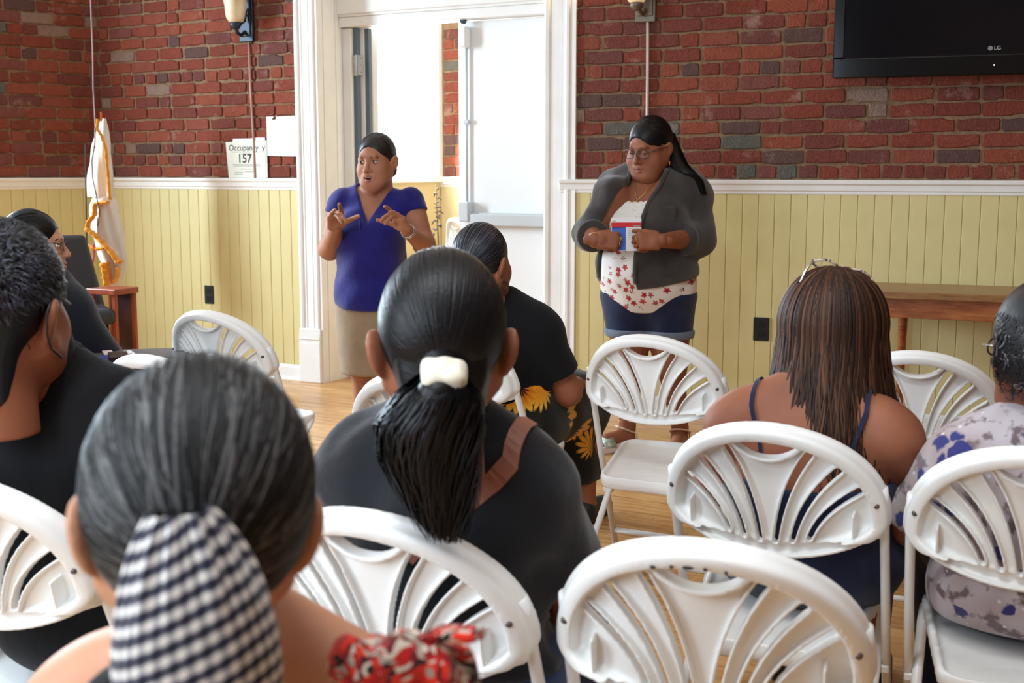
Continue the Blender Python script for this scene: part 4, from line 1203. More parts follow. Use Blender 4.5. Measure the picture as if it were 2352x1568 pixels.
def face_bits(root, M, mats, mouth=0.0, gaze=(0, 0), lid=0.35, brow=1.0, fat=0.0):
    """eyes, eyelids, brows and lips; mats: eye white, iris, skin, brow, lip, mouth"""
    ew, iris, skin, brow_m, lip, mth = mats
    for s in (-1, 1):
        c = Vector((s * 0.0315, 0.0775, 0.006))
        g = G(); g.ball((0, 0, 0), 0.0125, 0, 20, 14)
        d = Vector((gaze[0], 1, gaze[1])).normalized()
        q = d.to_track_quat('Z', 'Y').to_matrix().to_4x4()
        g.lathe([(0.0001, 0.0131), (0.0030, 0.0129)], 16, 2, M=q); g.lathe([(0.0030, 0.0129), (0.0060, 0.0118)], 16, 1, M=q)
        g.obj('eye', [ew, iris, mth], root, True, M=M @ Matrix.Translation(c))
        # lids: partial shells
        for top in (True, False):
            V = []; F = []; n, k = 14, 5
            e0 = math.radians(78); e1 = math.radians(30 - lid * 45) if top else math.radians(-24)
            if not top: e0 = math.radians(-78)
            for i in range(k):
                el_ = e0 + (e1 - e0) * i / (k - 1)
                for j in range(n):
                    az = math.radians(-78 + 156 * j / (n - 1))
                    e_ = el_ * (1 if i < k - 1 else math.cos(az * .62))
                    r_ = 0.0139
                    V.append((r_ * math.sin(az) * math.cos(e_), r_ * math.cos(az) * math.cos(e_), r_ * math.sin(e_)))
            F = [(i * n + j, i * n + j + 1, (i + 1) * n + j + 1, (i + 1) * n + j) for i in range(k - 1) for j in range(n - 1)]
            g = G().add(V, F)
            if top: g.tube([V[(k - 1) * n + j] for j in range(n)], 0.0011, 6, 1)
            g.obj('eyelid', [skin, brow_m], root, True, M=M @ Matrix.Translation(c))
        P = [(s * 0.014, 0.0925, 0.0235), (s * 0.026, 0.0915, 0.0285), (s * 0.038, 0.0845, 0.0285), (s * 0.049, 0.073, 0.0225)]
        G().tube(P, [0.0022 * brow, 0.003 * brow, 0.0028 * brow, 0.001], 8, sq=.9).obj('eyebrow', brow_m, root, True, M=M)
    o = mouth * 0.006
    up = [(-0.023, 0.0845, -0.066), (-0.012, 0.0945, -0.0615 + o * .4), (-0.004, 0.0985, -0.0595 + o * .5), (0, 0.0985, -0.0605 + o * .5), (0.004, 0.0985, -0.0595 + o * .5), (0.012, 0.0945, -0.0615 + o * .4), (0.023, 0.0845, -0.066)]
    lo = [(-0.022, 0.0845, -0.067), (-0.011, 0.0935, -0.0725 - o), (0, 0.0965, -0.0745 - o), (0.011, 0.0935, -0.0725 - o), (0.022, 0.0845, -0.067)]
    def sm(P):
        T = []
        for i in range(len(P) - 1):
            for k in range(3): T.append(tuple(P[i][j] + (P[i + 1][j] - P[i][j]) * k / 3 for j in range(3)))
        return T + [P[-1]]
    for nm, P, r0 in (('upper_lip', up, 0.0040), ('lower_lip', lo, 0.0052)):
        T = sm(P); n = len(T)
        G().tube(T, [r0 * (0.25 + 0.75 * math.sin(math.pi * i / (n - 1)) ** .7) for i in range(n)], 8).obj(nm, lip, root, True, M=M)
    if mouth > 0:
        G().ball((0, 0.0865, -0.0665), (0.018, 0.004, 0.009 * mouth + .002)).obj('mouth', mth, root, True, M=M)
        t = G().box((-0.013, 0.0885, -0.0655 + o * .2), (0.013, 0.0915, -0.0605 + o * .3), 0.0012)
        t.obj('teeth', plain('teeth', (232, 224, 212), 0.3), root, False, M=M)

def hand_geo(side, curl, spread, thumb=(35, 20), h=0.0032, s=1.0):
    """wrist at the origin, fingers along +y, palm facing -z; side +1 puts the thumb on +x.  curl: four triples of degrees"""
    S = SDF((-0.10, -0.08, -0.10), (0.10, 0.21, 0.06), h)
    S.u(rbox((0, 0.050, 0), (0.040, 0.046, 0.0135), 0.013))
    S.u(cone((0, -0.035, 0), (0, 0.02, 0), 0.019, 0.026), 0.018)
    S.u(ell((side * 0.028, 0.030, -0.010), (0.018, 0.030, 0.014)), 0.012)
    xs = [0.030, 0.0105, -0.0095, -0.029]; ln = [(0.043, 0.025, 0.021), (0.047, 0.029, 0.022), (0.043, 0.027, 0.021), (0.034, 0.021, 0.019)]
    ys = [0.090, 0.095, 0.091, 0.083]; rr = [0.0092, 0.0095, 0.009, 0.008]
    tips = []
    for i in range(4):
        p = Vector((side * xs[i], ys[i], 0)); a = 0
        sp = math.radians(spread[i]) * side
        S.u(cone((side * xs[i] * .7, 0.045, 0), p, 0.010, rr[i]), 0.008)
        prev = p
        for j in range(3):
            a += math.radians(curl[i][j])
            d = Vector((math.sin(sp) * math.cos(a), math.cos(sp) * math.cos(a), -math.sin(a)))
            q = prev + d * ln[i][j]
            S.u(cone(prev, q, rr[i] * (1 - .07 * j), rr[i] * (.93 - .08 * j)), 0.0035)
            prev = q
        tips.append(prev)
    # thumb from the side of the palm
    b = Vector((side * 0.030, 0.022, -0.006)); t1, t2 = math.radians(thumb[0]), math.radians(thumb[1])
    d1 = Vector((side * math.sin(t1), math.cos(t1), -math.sin(t2))).normalized()
    k1 = b + d1 * 0.042
    d2 = Vector((side * math.sin(t1 * .75), math.cos(t1 * .75), -math.sin(t2 * 1.4))).normalized()
    k2 = k1 + d2 * 0.031; k3 = k2 + Vector((d2.x * .8, d2.y, d2.z * 1.3)).normalized() * 0.025
    S.u(cone(b, k1, 0.0145, 0.011), 0.010); S.u(cone(k1, k2, 0.0108, 0.0098), 0.004); S.u(cone(k2, k3, 0.0098, 0.0075), 0.003)
    V, F = S.net()
    return V * s, F
def hand_matrix(wrist, finger_dir, palm_dir):
    y = Vector(finger_dir).normalized(); z = -(Vector(palm_dir) - y * Vector(palm_dir).dot(y)).normalized(); x = y.cross(z)
    M = Matrix((x, y, z)).transposed().to_4x4(); M.translation = wrist
    return M

# ---- strands: thin ribbons that follow guide paths
def ribbons(g, P, width, centre_fn, tint, mi=0, taper=0.35):
    """P (n, m, 3) paths; flat ribbons facing away from centre_fn(points)"""
    n, m_, _ = P.shape
    T = np.gradient(P, axis=1); T /= np.linalg.norm(T, axis=2, keepdims=True) + 1e-9
    O = P - centre_fn(P); O /= np.linalg.norm(O, axis=2, keepdims=True) + 1e-9
    Sd = np.cross(T, O); Sd /= np.linalg.norm(Sd, axis=2, keepdims=True) + 1e-9
    w = np.broadcast_to(np.asarray(width), (n,))[:, None, None] * np.concatenate([np.linspace(.6, 1, m_ // 2), np.linspace(1, taper, m_ - m_ // 2)])[None, :, None]
    V = np.stack([P - Sd * w / 2 - O * w * .12, P + O * w * .10, P + Sd * w / 2 - O * w * .12], 2).reshape(-1, 3)
    b = (np.arange(n) * m_ * 3)[:, None] + (np.arange(m_ - 1) * 3)[None, :]
    F = np.concatenate([np.stack([b, b + 1, b + 4, b + 3], -1).reshape(-1, 4), np.stack([b + 1, b + 2, b + 5, b + 4], -1).reshape(-1, 4)])
    g.add(V, F, mi, np.repeat(np.clip(tint, 0.01, 1), m_ * 3))
    return g
def slerp(a, b, t):
    a = a / np.linalg.norm(a, axis=-1, keepdims=True); b = b / np.linalg.norm(b, axis=-1, keepdims=True)
    w = np.arccos(np.clip((a * b).sum(-1, keepdims=True), -1, 1)) + 1e-6
    return (np.sin((1 - t) * w) * a + np.sin(t * w) * b) / np.sin(w)
def on_ell(D, c, r):
    """points where directions D leave an ellipsoid"""
    k = 1 / np.sqrt(((D / r) ** 2).sum(-1, keepdims=True))
    return c + D * k
def pulled_back(g, c, r, tie, n=1500, m_=14, width=0.0035, lift=0.0015, front=0.45, span=128, tint=(0.1, 0.9), rnd=None, arc_top=1.0, wav=0.0):
    """hair combed from the hairline over the skull to a tie point"""
    R_ = rnd or np.random.default_rng(3)
    th = np.radians(R_.uniform(-span, span, n)); fr_ = front + R_.normal(0, 0.05, n)
    A = np.stack([np.sin(th), fr_ * (0.55 + .45 * np.cos(th)), np.cos(th) * arc_top], 1)
    s0 = R_.uniform(0, 0.75, n) ** 1.3
    B = np.tile(np.asarray(tie, float), (n, 1)) + R_.normal(0, 0.02, (n, 3))
    t = np.linspace(0, 1, m_)[None, :, None]; tt = s0[:, None, None] + (1 - s0[:, None, None]) * t
    D = slerp(A[:, None, :], B[:, None, :], tt)
    P = on_ell(D, np.asarray(c), np.asarray(r) + 0.0) + D * (lift * R_.uniform(-0.5, 1.6, n))[:, None, None]
    if wav:
        S_ = np.cross(D, np.gradient(P, axis=1)); S_ /= np.linalg.norm(S_, axis=2, keepdims=True) + 1e-9
        ph = R_.uniform(0, 6.28, (n, 1, 1)); fq = R_.uniform(3, 9, (n, 1, 1)); am = R_.normal(0, 1, (n, 1, 1))
        P = P + S_ * wav * am * np.sin(fq * t + ph)
    ribbons(g, P, width * R_.uniform(.6, 1.3, n), lambda q: np.asarray(c), R_.uniform(*tint, n), taper=0.8)
    return P
def falling(g, P0, path, n, m_, width, spread, rnd, tint=(0.05, 0.95), wave=0.004, flatten=1.0, taper=0.3, cut=(0.8, 1.0)):
    """a tail of hair along a centre path; spread: radius along it"""
    C = np.asarray(path, float); k = len(C); sp = np.asarray(spread, float)
    t = np.linspace(0, 1, m_)
    ends = rnd.uniform(*cut, n)
    a = rnd.uniform(0, 2 * np.pi, n); q = np.sqrt(rnd.uniform(0.25, 1, n)); ph = rnd.uniform(0, 6.28, n)
    tt = t[None, :] * ends[:, None] * (k - 1)
    P = np.stack([np.interp(tt, np.arange(k), C[:, j]) for j in range(3)], -1)
    R_ = np.interp(tt, np.arange(k), sp)
    P[..., 0] += R_ * (q * np.cos(a))[:, None] + wave * np.sin(tt * 2.2 + ph[:, None])
    P[..., 1] += R_ * flatten * (q * np.sin(a))[:, None] + wave * np.cos(tt * 1.9 + ph[:, None])
    cen = lambda Q: np.stack([np.interp(tt, np.arange(k), C[:, j]) for j in range(3)], -1)
    ribbons(g, P, width * rnd.uniform(.6, 1.3, n), cen, rnd.uniform(*tint, n), taper=taper)
    return g

# ---- trunk and limbs
def seated_prims(sh=0.97, w=0.19, fw=1.0, fd=1.0, lean=0.0, head=(0, 0.02, 1.12), el=None, wr=None, kn=None, an=None, armr=1.0):
    """a body sitting on a 0.44 m seat, facing +y; lean moves the shoulders back (negative y)"""
    L = lean
    P = dict(pel=ell((0, 0.0, 0.478), (0.175 * fw, 0.135 * fd, 0.10)), wai=ell((0, -0.015 + L * .4, 0.635), (0.150 * fw, 0.112 * fd, 0.16)),
             che=ell((0, -0.02 + L * .8, sh - 0.14), (0.155 * fw, 0.115 * fd, 0.19)),
             yoke=cone((-w + .035, -0.02 + L, sh - .035), (w - .035, -0.02 + L, sh - .035), 0.058, 0.058))
    for s, n in ((-1, 'L'), (1, 'R')):
        P['trap' + n] = cone((s * 0.03, -0.025 + L, sh + .055), (s * (w - .05), -0.022 + L, sh - .005), 0.040, 0.046)
    P['neck'] = cone((0, -0.03 + L, sh - .02), (head[0], head[1] - .025, head[2] - .05), 0.058, 0.052)
    el = el or ((-w - .045, 0.02 + L * .5, 0.70), (w + .045, 0.02 + L * .5, 0.70)); wr = wr or ((-0.13, 0.24, 0.60), (0.13, 0.24, 0.60))
    kn = kn or ((-0.11, 0.42, 0.455), (0.11, 0.42, 0.455)); an = an or ((-0.11, 0.42, 0.08), (0.11, 0.42, 0.08))
    for i, s, n in ((0, -1, 'L'), (1, 1, 'R')):
        P['sho' + n] = ell((s * (w - .012), -0.02 + L, sh - .05), (0.062 * armr, 0.062 * armr, 0.062))
        P['uarm' + n] = cone((s * w, -0.02 + L, sh - .06), el[i], 0.052 * armr, 0.042 * armr)
        P['farm' + n] = cone(el[i], wr[i], 0.041 * armr, 0.027 * armr)
        P['thigh' + n] = cone((s * .085, 0.03, 0.475), kn[i], 0.085 * min(fw, 1.15), 0.060)
        P['shin' + n] = cone(kn[i], an[i], 0.056, 0.036)
        P['foot' + n] = cone((an[i][0], an[i][1] - .02, 0.045), (an[i][0], an[i][1] + .15, 0.032), 0.042, 0.030)
    P['_el'] = el; P['_wr'] = wr
    return P
def body_net(P, keys=None, grow=0.0, k=0.035, h=0.011, pad=0.06, cuts=(), subs=(), grows=None, noise=None):
    keys = keys or [q for q in P if q[0] != '_']
    lo = np.min([P[q][1] for q in keys], 0) - pad - grow; hi = np.max([P[q][2] for q in keys], 0) + pad + grow
    S = SDF(lo, hi, h)
    for q in keys:
        g_ = grow + (grows or {}).get(q, 0)
        S.u(infl(P[q], g_) if g_ else P[q], k)
    for s_ in subs: S.sub(s_, 0.008)
    if noise: S.noise(*noise)
    for c_ in cuts: S.cut(c_, 0.004)
    return S.net()
TORSO = ['pel', 'wai', 'che', 'yoke', 'trapL', 'trapR', 'shoL', 'shoR', 'thighL', 'thighR']
def sleeve(P, side, frac, grow, drop=0.0, h=0.007):
    n = 'L' if side < 0 else 'R'
    pass
def person(label, x, y, yaw, group=None):
    return empty('person', TR(x, y, 0, math.radians(yaw)), label, 'person', group)
def to_local(root): return root.matrix_world.inverted()

M_skinA = skin_mat('skin_light_brown', (176, 120, 92)); M_skinB = skin_mat('skin_warm_brown', (146, 88, 62)); M_skinC = skin_mat('skin_tan', (188, 134, 104))
M_eyew = plain('eye_white', (226, 220, 214), 0.2); M_iris = plain('iris_brown', (70, 42, 26), 0.15); M_pupil = plain('dark_mouth', (28, 12, 12), 0.4)
M_browd = plain('dark_brow', (44, 32, 28), 0.8); M_lip = plain('lip_rose', (166, 92, 86), 0.4); M_lipd = plain('lip_brown', (140, 76, 66), 0.4)
M_gold_j = plain('gold', (212, 168, 92), 0.25, metal=0.9); M_silver = plain('silver', (206, 206, 210), 0.25, metal=0.9)
M_hblack = hair_mat('black_hair', (8, 7, 9), (14, 12, 15), (40, 36, 40), 0.42, spec=0.28)
M_hblack2 = hair_mat('black_hair_bluish', (12, 13, 18), (22, 22, 30), (72, 76, 90), 0.36)
def hair_base(c, r, M, h=0.005, cuts=(), subs=(), extra=(), grow=0.0, k=0.02):
    c = np.asarray(c); r = np.asarray(r)
    S = SDF(c - r - 0.05, c + r + 0.05, h) if not extra else SDF(np.min([c - r] + [e[1] for e in extra], 0) - .04, np.max([c + r] + [e[2] for e in extra], 0) + .04, h)
    S.u(ell(c, r + grow))
    for e in extra: S.u(e, k)
    for s_ in subs: S.sub(s_, 0.008)
    for q in cuts: S.cut(q, 0.006)
    return S.net(M)
# ------------------------------------------------------------------ people: one builder call each
def lerp3(a, b, t): return tuple(a[i] + (b[i] - a[i]) * t for i in range(3))
def tee(root, name, P, w, sh, L, mat, frac=0.5, grow=0.013, hem=0.50, neck=0.075, h=0.010, armr=1.0, noise=None, neck_c=None, extra=(), cuts=()):
    keys = [k for k in TORSO if not k.startswith('thigh')]
    lo = np.min([P[q][1] for q in keys], 0) - .12; hi = np.max([P[q][2] for q in keys], 0) + .12
    lo[0] -= .05; hi[0] += .05
    S = SDF(lo, hi, h)
    for q in keys: S.u(infl(P[q], grow), 0.045)
    for i, s in ((0, -1), (1, 1)):
        a = (s * w, -0.02 + L, sh - .06); b = lerp3(a, P['_el'][i], frac)
        S.u(cone(a, b, 0.056 * armr + grow, (0.050 * armr + grow), capb=True), 0.03)
    for e in extra: S.u(e, 0.03)
    nc = neck_c or (0, -0.012 + L, sh + .035)
    S.sub(ell(nc, (neck, neck * .95, 0.062)), 0.006)
    if noise: S.noise(*noise)
    S.cut(halfspace((0, 0, hem), (0, 0, -1)), 0.004)
    for c_ in cuts: S.cut(c_, 0.004)
    V, F = S.net()
    return G().add(V, F).obj(name, mat, root, True)
def seated(label, x, y, yaw, hpx, hY, s, sh, w, skin, fw=1.0, fd=1.0, lean=0.0, hyaw=0, hpitch=0, hroll=0, el=None, wr=None, armr=1.0, face=False, h_head=0.005, fat=0.0, hh=0.011, kn=None):
    root = person(label, x, y, yaw)
    bpy.context.view_layer.update()
    Mi = to_local(root)
    hl = Mi @ pt(*hpx, hY)
    P = seated_prims(sh, w, fw, fd, lean, tuple(hl), el, wr, armr=armr, kn=kn)
    HM = pose(hl, hpitch, hyaw, hroll, s)
    g = G()
    V, F = body_net(P, h=hh); g.add(V, F)
    V, F = head_sdf(h_head, fat=fat, face=face).net(HM); g.add(V, F)
    for i, sd in ((0, 1), (1, -1)):
        e_, w_ = Vector(P['_el'][i]), Vector(P['_wr'][i])
        V, F = hand_geo(sd, [(25, 30, 20)] * 4, (6, 2, -2, -6), h=0.005)
        g.add(V, F, M=hand_matrix(w_, (w_ - e_).normalized() + Vector((0.25 * sd, 0, -.1)), (0.1 * sd, 0, -1)))
    g.obj('body', skin, root, True)
    return root, P, HM, Mi
def legs_cloth(root, P, mat, name='trousers', grow=0.014, zc=0.06, keys=('pel', 'thighL', 'thighR', 'shinL', 'shinR'), hem_top=0.60, h=0.011):
    V, F = body_net({k: P[k] for k in keys}, grow=grow, h=h, cuts=(halfspace((0, 0, zc), (0, 0, -1)), halfspace((0, 0, hem_top), (0, 0, 1))))
    return G().add(V, F).obj(name, mat, root, True)
def shoes(root, P, mat):
    for k in ('footL', 'footR'):
        V, F = body_net({k: P[k]}, grow=0.010, h=0.007, cuts=(halfspace((0, 0, 0.0), (0, 0, -1)),))
        G().add(V, F).obj('shoe', mat, root, True)
def chair_xy(key, f=0.17, r=0.0):
    c = CH[key]; a = c.rotation_euler.z
    return c.location.x - math.sin(a) * f + math.cos(a) * r, c.location.y + math.cos(a) * f + math.sin(a) * r
M_denim = cloth('blue_denim', (46, 62, 98), 0.2, 14, 500, 0.85, 0.2)
M_navy = cloth('navy_denim', (30, 38, 66), 0.2, 20, 420, 0.85, 0.2)
M_blackc = cloth('black_cotton', (15, 15, 18), 0.15, 8, 500, 0.95, 0.08)
M_char = cloth('charcoal_cotton', (26, 27, 33), 0.15, 8, 500, 0.92, 0.3)
M_shoe = plain('dark_shoe', (28, 26, 28), 0.5)
HAIRR = (0.081, 0.101, 0.097); HAIRC = (0, -0.017, 0.036)

# ---- woman with the long black ponytail
x, y = chair_xy('C6', 0.20)
p6, P, HM, Mi = seated('seated woman with a black ponytail in a white hair tie and charcoal T-shirt', x, y, -16, (1016, 796), 1.86, 1.17, 0.88, 0.152, M_skinB, lean=-0.05, hpitch=4, hyaw=20, armr=1.0, fw=1.05,
                       el=((-0.205, 0.05, 0.60), (0.20, 0.07, 0.58)))
tee(p6, 't_shirt', P, 0.152, 0.88, -0.05, M_char, frac=0.62, grow=0.018, armr=1.05, neck=0.066, noise=(0.004, 26, 3))
legs_cloth(p6, P, M_denim, 'jeans'); shoes(p6, P, M_shoe)
tie = np.array((0.0, -0.93, -0.42))
tp_ = Vector(on_ell(tie[None] / np.linalg.norm(tie), np.array(HAIRC), np.array(HAIRR))[0])
g = G()
V, F = hair_base(HAIRC, HAIRR, HM, subs=(ell((0, 0.105, -0.045), (0.085, 0.085, 0.105)),), cuts=(halfspace((0, 0.0, -0.075), (0, 0.5, -1)),), extra=(cone((0, -0.09, -0.01), tuple(tp_ * 0.98), 0.05, 0.022), cone((0, -0.055, -0.03), (0, -0.068, -0.095), 0.058, 0.050)))
g.add(V, F, tint=0.22)
g2 = G(); pulled_back(g2, HAIRC, HAIRR, tie, n=2300, width=0.0036, lift=0.0014, tint=(0.05, 0.75))
g.add(np.concatenate(g2.v), g2.f, tint=np.concatenate(g2.t), M=HM) if False else None
def merge(g, g2, M=None):
    """append a ribbon buffer, moved by M"""
    V = np.concatenate(g2.v); T = np.concatenate(g2.t)
    if M is not None:
        A = np.array(M); V = V @ A[:3, :3].T + A[:3, 3]
    g.v.append(V); g.t.append(T)
    for f in g2.f: g.f.append(f + g.n); g.m.append(np.zeros(len(f), int))
    g.n += len(V)
merge(g, g2, HM)
g.obj('hair', M_hblack, p6, True)
g = G(); t0 = HM @ (tp_ * 1.02)
path = [t0 + Vector(q) for q in ((0, 0.0, 0.0), (0.003, -0.035, -0.03), (-0.012, -0.03, -0.075), (-0.014, -0.022, -0.13), (-0.002, -0.016, -0.19), (0.006, -0.012, -0.25))]
R_ = np.random.default_rng(8)
falling(g, None, path, 2200, 16, 0.0040, (0.022, 0.060, 0.078, 0.072, 0.054, 0.028), R_, tint=(0.03, 0.8), wave=0.007, flatten=.55, cut=(0.7, 1.02))
core = SDF((path[0].x - .12, path[0].y - .14, path[-1].z - .03), (path[0].x + .12, path[0].y + .1, path[0].z + .03), 0.007)
for i in range(4): core.u(cone(path[i], path[i + 1], (0.014, .026, .036, .036, .026)[i], (.026, .036, .036, .026, .01)[i]), 0.02)
V, F = core.net(); g.add(V, F, tint=0.15)
pony = g.obj('ponytail', M_hblack, p6, True)
# the tie
S = SDF((-.05, -.05, -.05), (.05, .05, .05), 0.003); S.u(rbox((0, 0, 0), (0.028, 0.024, 0.019), 0.012)); S.noise(0.0012, 120, 4)
V, F = S.net(); g = G().add(V, F)
o = g.obj('hair_tie', cloth('cream_towelling', (228, 220, 198), 0.05, 40, 500, 0.95, 0.3), pony, True, M=HM @ Matrix.Translation(tp_ * 1.10 + Vector((0, -.012, -.004))) @ Matrix.Rotation(math.radians(24), 4, 'X'))
# brown bag strap across her back, over the right shoulder
def on_back(root, P, pts, keys, off, grow):
    """lay points (local x, z) on the back surface of the torso by marching along +y"""
    out = []
    for x_, z_ in pts:
        yv = np.linspace(-0.4, 0.2, 241).astype(np.float32)
        d = np.full(241, 9.0, np.float32)
        for k in keys:
            dd = P[k][0](np.full(241, x_, np.float32), yv, np.full(241, z_, np.float32)) - grow
            h_ = np.maximum(0.045 - np.abs(d - dd), 0) / 0.045; d = np.minimum(d, dd) - h_ * h_ * 0.045 / 4
        i = int(np.argmax(d < 0)) if (d < 0).any() else 120
        out.append((x_, float(yv[i]) - off, z_))
    return out
TK = [k for k in TORSO if not k.startswith('thigh')]
def on_top(P, pts, keys, off, grow):
    out = []
    for x_, y_ in pts:
        zv = np.linspace(1.1, 0.6, 251).astype(np.float32); d = np.full(251, 9.0, np.float32)
        for k in keys:
            dd = P[k][0](np.full(251, x_, np.float32), np.full(251, y_, np.float32), zv) - grow
            h_ = np.maximum(0.045 - np.abs(d - dd), 0) / 0.045; d = np.minimum(d, dd) - h_ * h_ * 0.045 / 4
        i = int(np.argmax(d < 0)) if (d < 0).any() else 120
        out.append((x_, y_, float(zv[i]) + off))
    return out
def strap(root, P, line, w, t, mat, name, grow, off=0.004, over=True):
    A = []
    for i in range(len(line) - 1):
        for k in range(6): A.append(tuple(line[i][j] + (line[i + 1][j] - line[i][j]) * k / 6 for j in range(2)))
    A.append(line[-1])
    a2 = np.array(A); T = np.gradient(a2, axis=0); T /= np.linalg.norm(T, axis=1)[:, None]; N = np.stack([-T[:, 1], T[:, 0]], 1)
    up = on_back(root, P, [tuple(q) for q in a2 + N * w / 2], TK, off, grow); dn = on_back(root, P, [tuple(q) for q in a2 - N * w / 2], TK, off, grow)
    if over:
        for lst in (up, dn):
            q = lst[0]; ys = [q[1] + .012 + .010 * k for k in range(11)]
            lst[:0] = on_top(P, [(q[0] + .001 * k, y_) for k, y_ in enumerate(ys)], TK, off, grow)[::-1]
    V = []; F = []
    for i in range(len(up)):
        u_, d_ = up[i], dn[i]
        V += [u_, d_, (d_[0], d_[1] - t, d_[2] + t * .5), (u_[0], u_[1] - t, u_[2] + t * .5)]
    for i in range(len(up) - 1):
        for k in range(4): F.append((i * 4 + k, i * 4 + (k + 1) % 4, i * 4 + 4 + (k + 1) % 4, i * 4 + 4 + k))
    return G().add(V, F).obj(name, mat, root)
M_leather = plain('tan_leather', (150, 92, 72), 0.5, bump=.1)
strap(p6, P, [(0.14, 0.885), (0.12, 0.860), (0.08, 0.825), (0.03, 0.785), (-0.02, 0.73)], 0.032, 0.004, M_leather, 'bag_strap', 0.017)

# ---- grey-haired woman nearest the camera
p5, P, HM, Mi = seated('grey-haired woman nearest the camera, hair bunched in a checked scrunchie', -0.25, 1.16, -8, (455, 1200), 1.02, 1.06, 0.86, 0.17, M_skinC, lean=-0.03, hroll=4, hpitch=2, hyaw=22, h_head=0.004)
M_grey = hair_mat('grey_hair', (9, 8, 8), (25, 24, 25), (104, 103, 103), 0.55, (0.1, 0.66, 1.0), spec=0.25)
tie = np.array((0.0, -0.90, -0.30))
tp_ = Vector(on_ell(tie[None] / np.linalg.norm(tie), np.array(HAIRC), np.array(HAIRR))[0])
g = G()
R5 = np.array(HAIRR) * (1.06, 1.05, 1.05)
V, F = hair_base(HAIRC, R5, HM, subs=(ell((0, 0.105, -0.045), (0.085, 0.085, 0.105)),), cuts=(halfspace((0, 0.0, -0.085), (0, 0.45, -1)),), extra=(cone((0, -0.05, -0.03), (0, -0.06, -0.085), 0.055, 0.045),))
g.add(V, F, tint=0.3)
g2 = G(); pulled_back(g2, HAIRC, R5, tie, n=5200, width=0.0022, lift=0.004, tint=(0.02, 1.0), rnd=np.random.default_rng(12), span=132, wav=0.0035)
merge(g, g2, HM); g.obj('hair', M_grey, p5, True)
g = G(); t0 = HM @ (tp_ * 1.06)
path = [t0 + Vector(q) for q in ((-0.02, 0.02, -0.06), (-0.065, 0.02, -0.10), (-0.085, 0.02, -0.135), (-0.09, 0.02, -0.19))]
falling(g, None, path, 420, 10, 0.004, (0.02, 0.026, 0.03, 0.02), np.random.default_rng(4), tint=(0.05, 0.7), wave=0.008)
g.obj('loose_tail', M_grey, p5, True)
# the checked scrunchie: a gathered egg of cloth
g = G(); nu, nv = 96, 40; V = []; UV = []
for j in range(nv + 1):
    t = j / nv
    r0 = 0.0635 * (math.sin(math.pi * min(t * .62 + .06, 1)) ** 0.62); z0 = 0.075 - 0.185 * t
    for i in range(nu + 1):
        a = 2 * math.pi * i / nu
        pl = 1 + (0.10 * math.sin(11 * a + .6) + .05 * math.sin(17 * a)) * max(0, 1 - t * 2.2) + 0.012 * math.sin(6 * a + 4 * t)
        V.append((r0 * pl * math.cos(a), r0 * .72 * pl * math.sin(a), z0 + 0.012 * math.cos(a) * t)); UV.append((a * 0.060, -z0 + 0.016 * math.cos(a)))
F = [(j * (nu + 1) + i, (j + 1) * (nu + 1) + i, (j + 1) * (nu + 1) + i + 1, j * (nu + 1) + i + 1) for j in range(nv) for i in range(nu)]
g.add(V, F); g.uv = np.array(UV)
m = MT('checked_cloth', rough=0.9, spec=0.2, sheen=0.2)
uv = m.nd('ShaderNodeUVMap', uv_map='uv').outputs[0]; sp = m.nd('ShaderNodeSeparateXYZ', i_Vector=uv)
def stripe(o, freq): return m.math('GREATER_THAN', m.math('SINE', m.math('MULTIPLY', o, freq)), 0.0)
sx_ = m.math('MULTIPLY_ADD', m.math('SINE', m.math('MULTIPLY', sp.outputs[0], 520.0)), 0.5, 0.5)
sy_ = m.math('MULTIPLY_ADD', m.math('SINE', m.math('MULTIPLY', sp.outputs[1], 430.0)), 1.2, 0.5)
sy_ = m.math('MINIMUM', m.math('MAXIMUM', sy_, 0.0), 1.0)
k_ = m.math('ADD', m.math('MULTIPLY', sy_, 0.62), m.math('MULTIPLY', sx_, 0.38))
m.col(m.ramp(k_, [(0.12, srgb(24, 26, 42)), (0.40, srgb(70, 70, 86)), (0.66, srgb(160, 156, 158)), (0.98, srgb(220, 214, 206))]))
m.bump(m.noise(30, 3), 0.3, 0.008)
sc_ = g.obj('checked_scrunchie', m.m, p5, True, M=Matrix.Translation(Mi @ pt(437, 1395, 0.875)) @ Matrix.Rotation(math.radians(14), 4, 'Z') @ Matrix.Rotation(math.radians(-4), 4, 'Y'))
# red, black and cream top with a knotted shoulder strap
m = MT('red_print_cloth', rough=0.85, spec=0.2, sheen=0.2)
nz = m.nd('ShaderNodeTexNoise', i_Vector=m.co(), i_Scale=16.0, i_Detail=2.0)
v2 = m.nd('ShaderNodeVectorMath', operation='ADD', i_0=m.co(), i_1=nz.outputs['Color'])
vv = m.nd('ShaderNodeMapping', i_Vector=v2.outputs[0], i_Scale=(1, 1, 0.45), i_Rotation=(0.4, 0.5, 0))
vr = m.nd('ShaderNodeTexVoronoi', i_Vector=vv.outputs[0], i_Scale=26.0)
sr = m.nd('ShaderNodeSeparateColor'); m.l(vr.outputs['Color'], sr.inputs[0])
m.col(m.ramp(sr.outputs[0], [(0.0, srgb(176, 28, 24)), (0.28, srgb(22, 18, 20)), (0.50, srgb(216, 48, 28)), (0.66, srgb(206, 194, 178)), (0.82, srgb(120, 24, 26)), (0.92, srgb(150, 146, 132))], 'CONSTANT'))
M_red = m.m
tee(p5, 'red_top', P, 0.17, 0.86, -0.03, M_red, frac=0.12, grow=0.012, neck=0.12, hem=0.5, cuts=(halfspace((0, 0, 0.80), (0, -0.2, 1)),))
kb = Mi @ pt(935, 1520, 1.0)
S = SDF(np.array(kb) - .11, np.array(kb) + .11, 0.004)
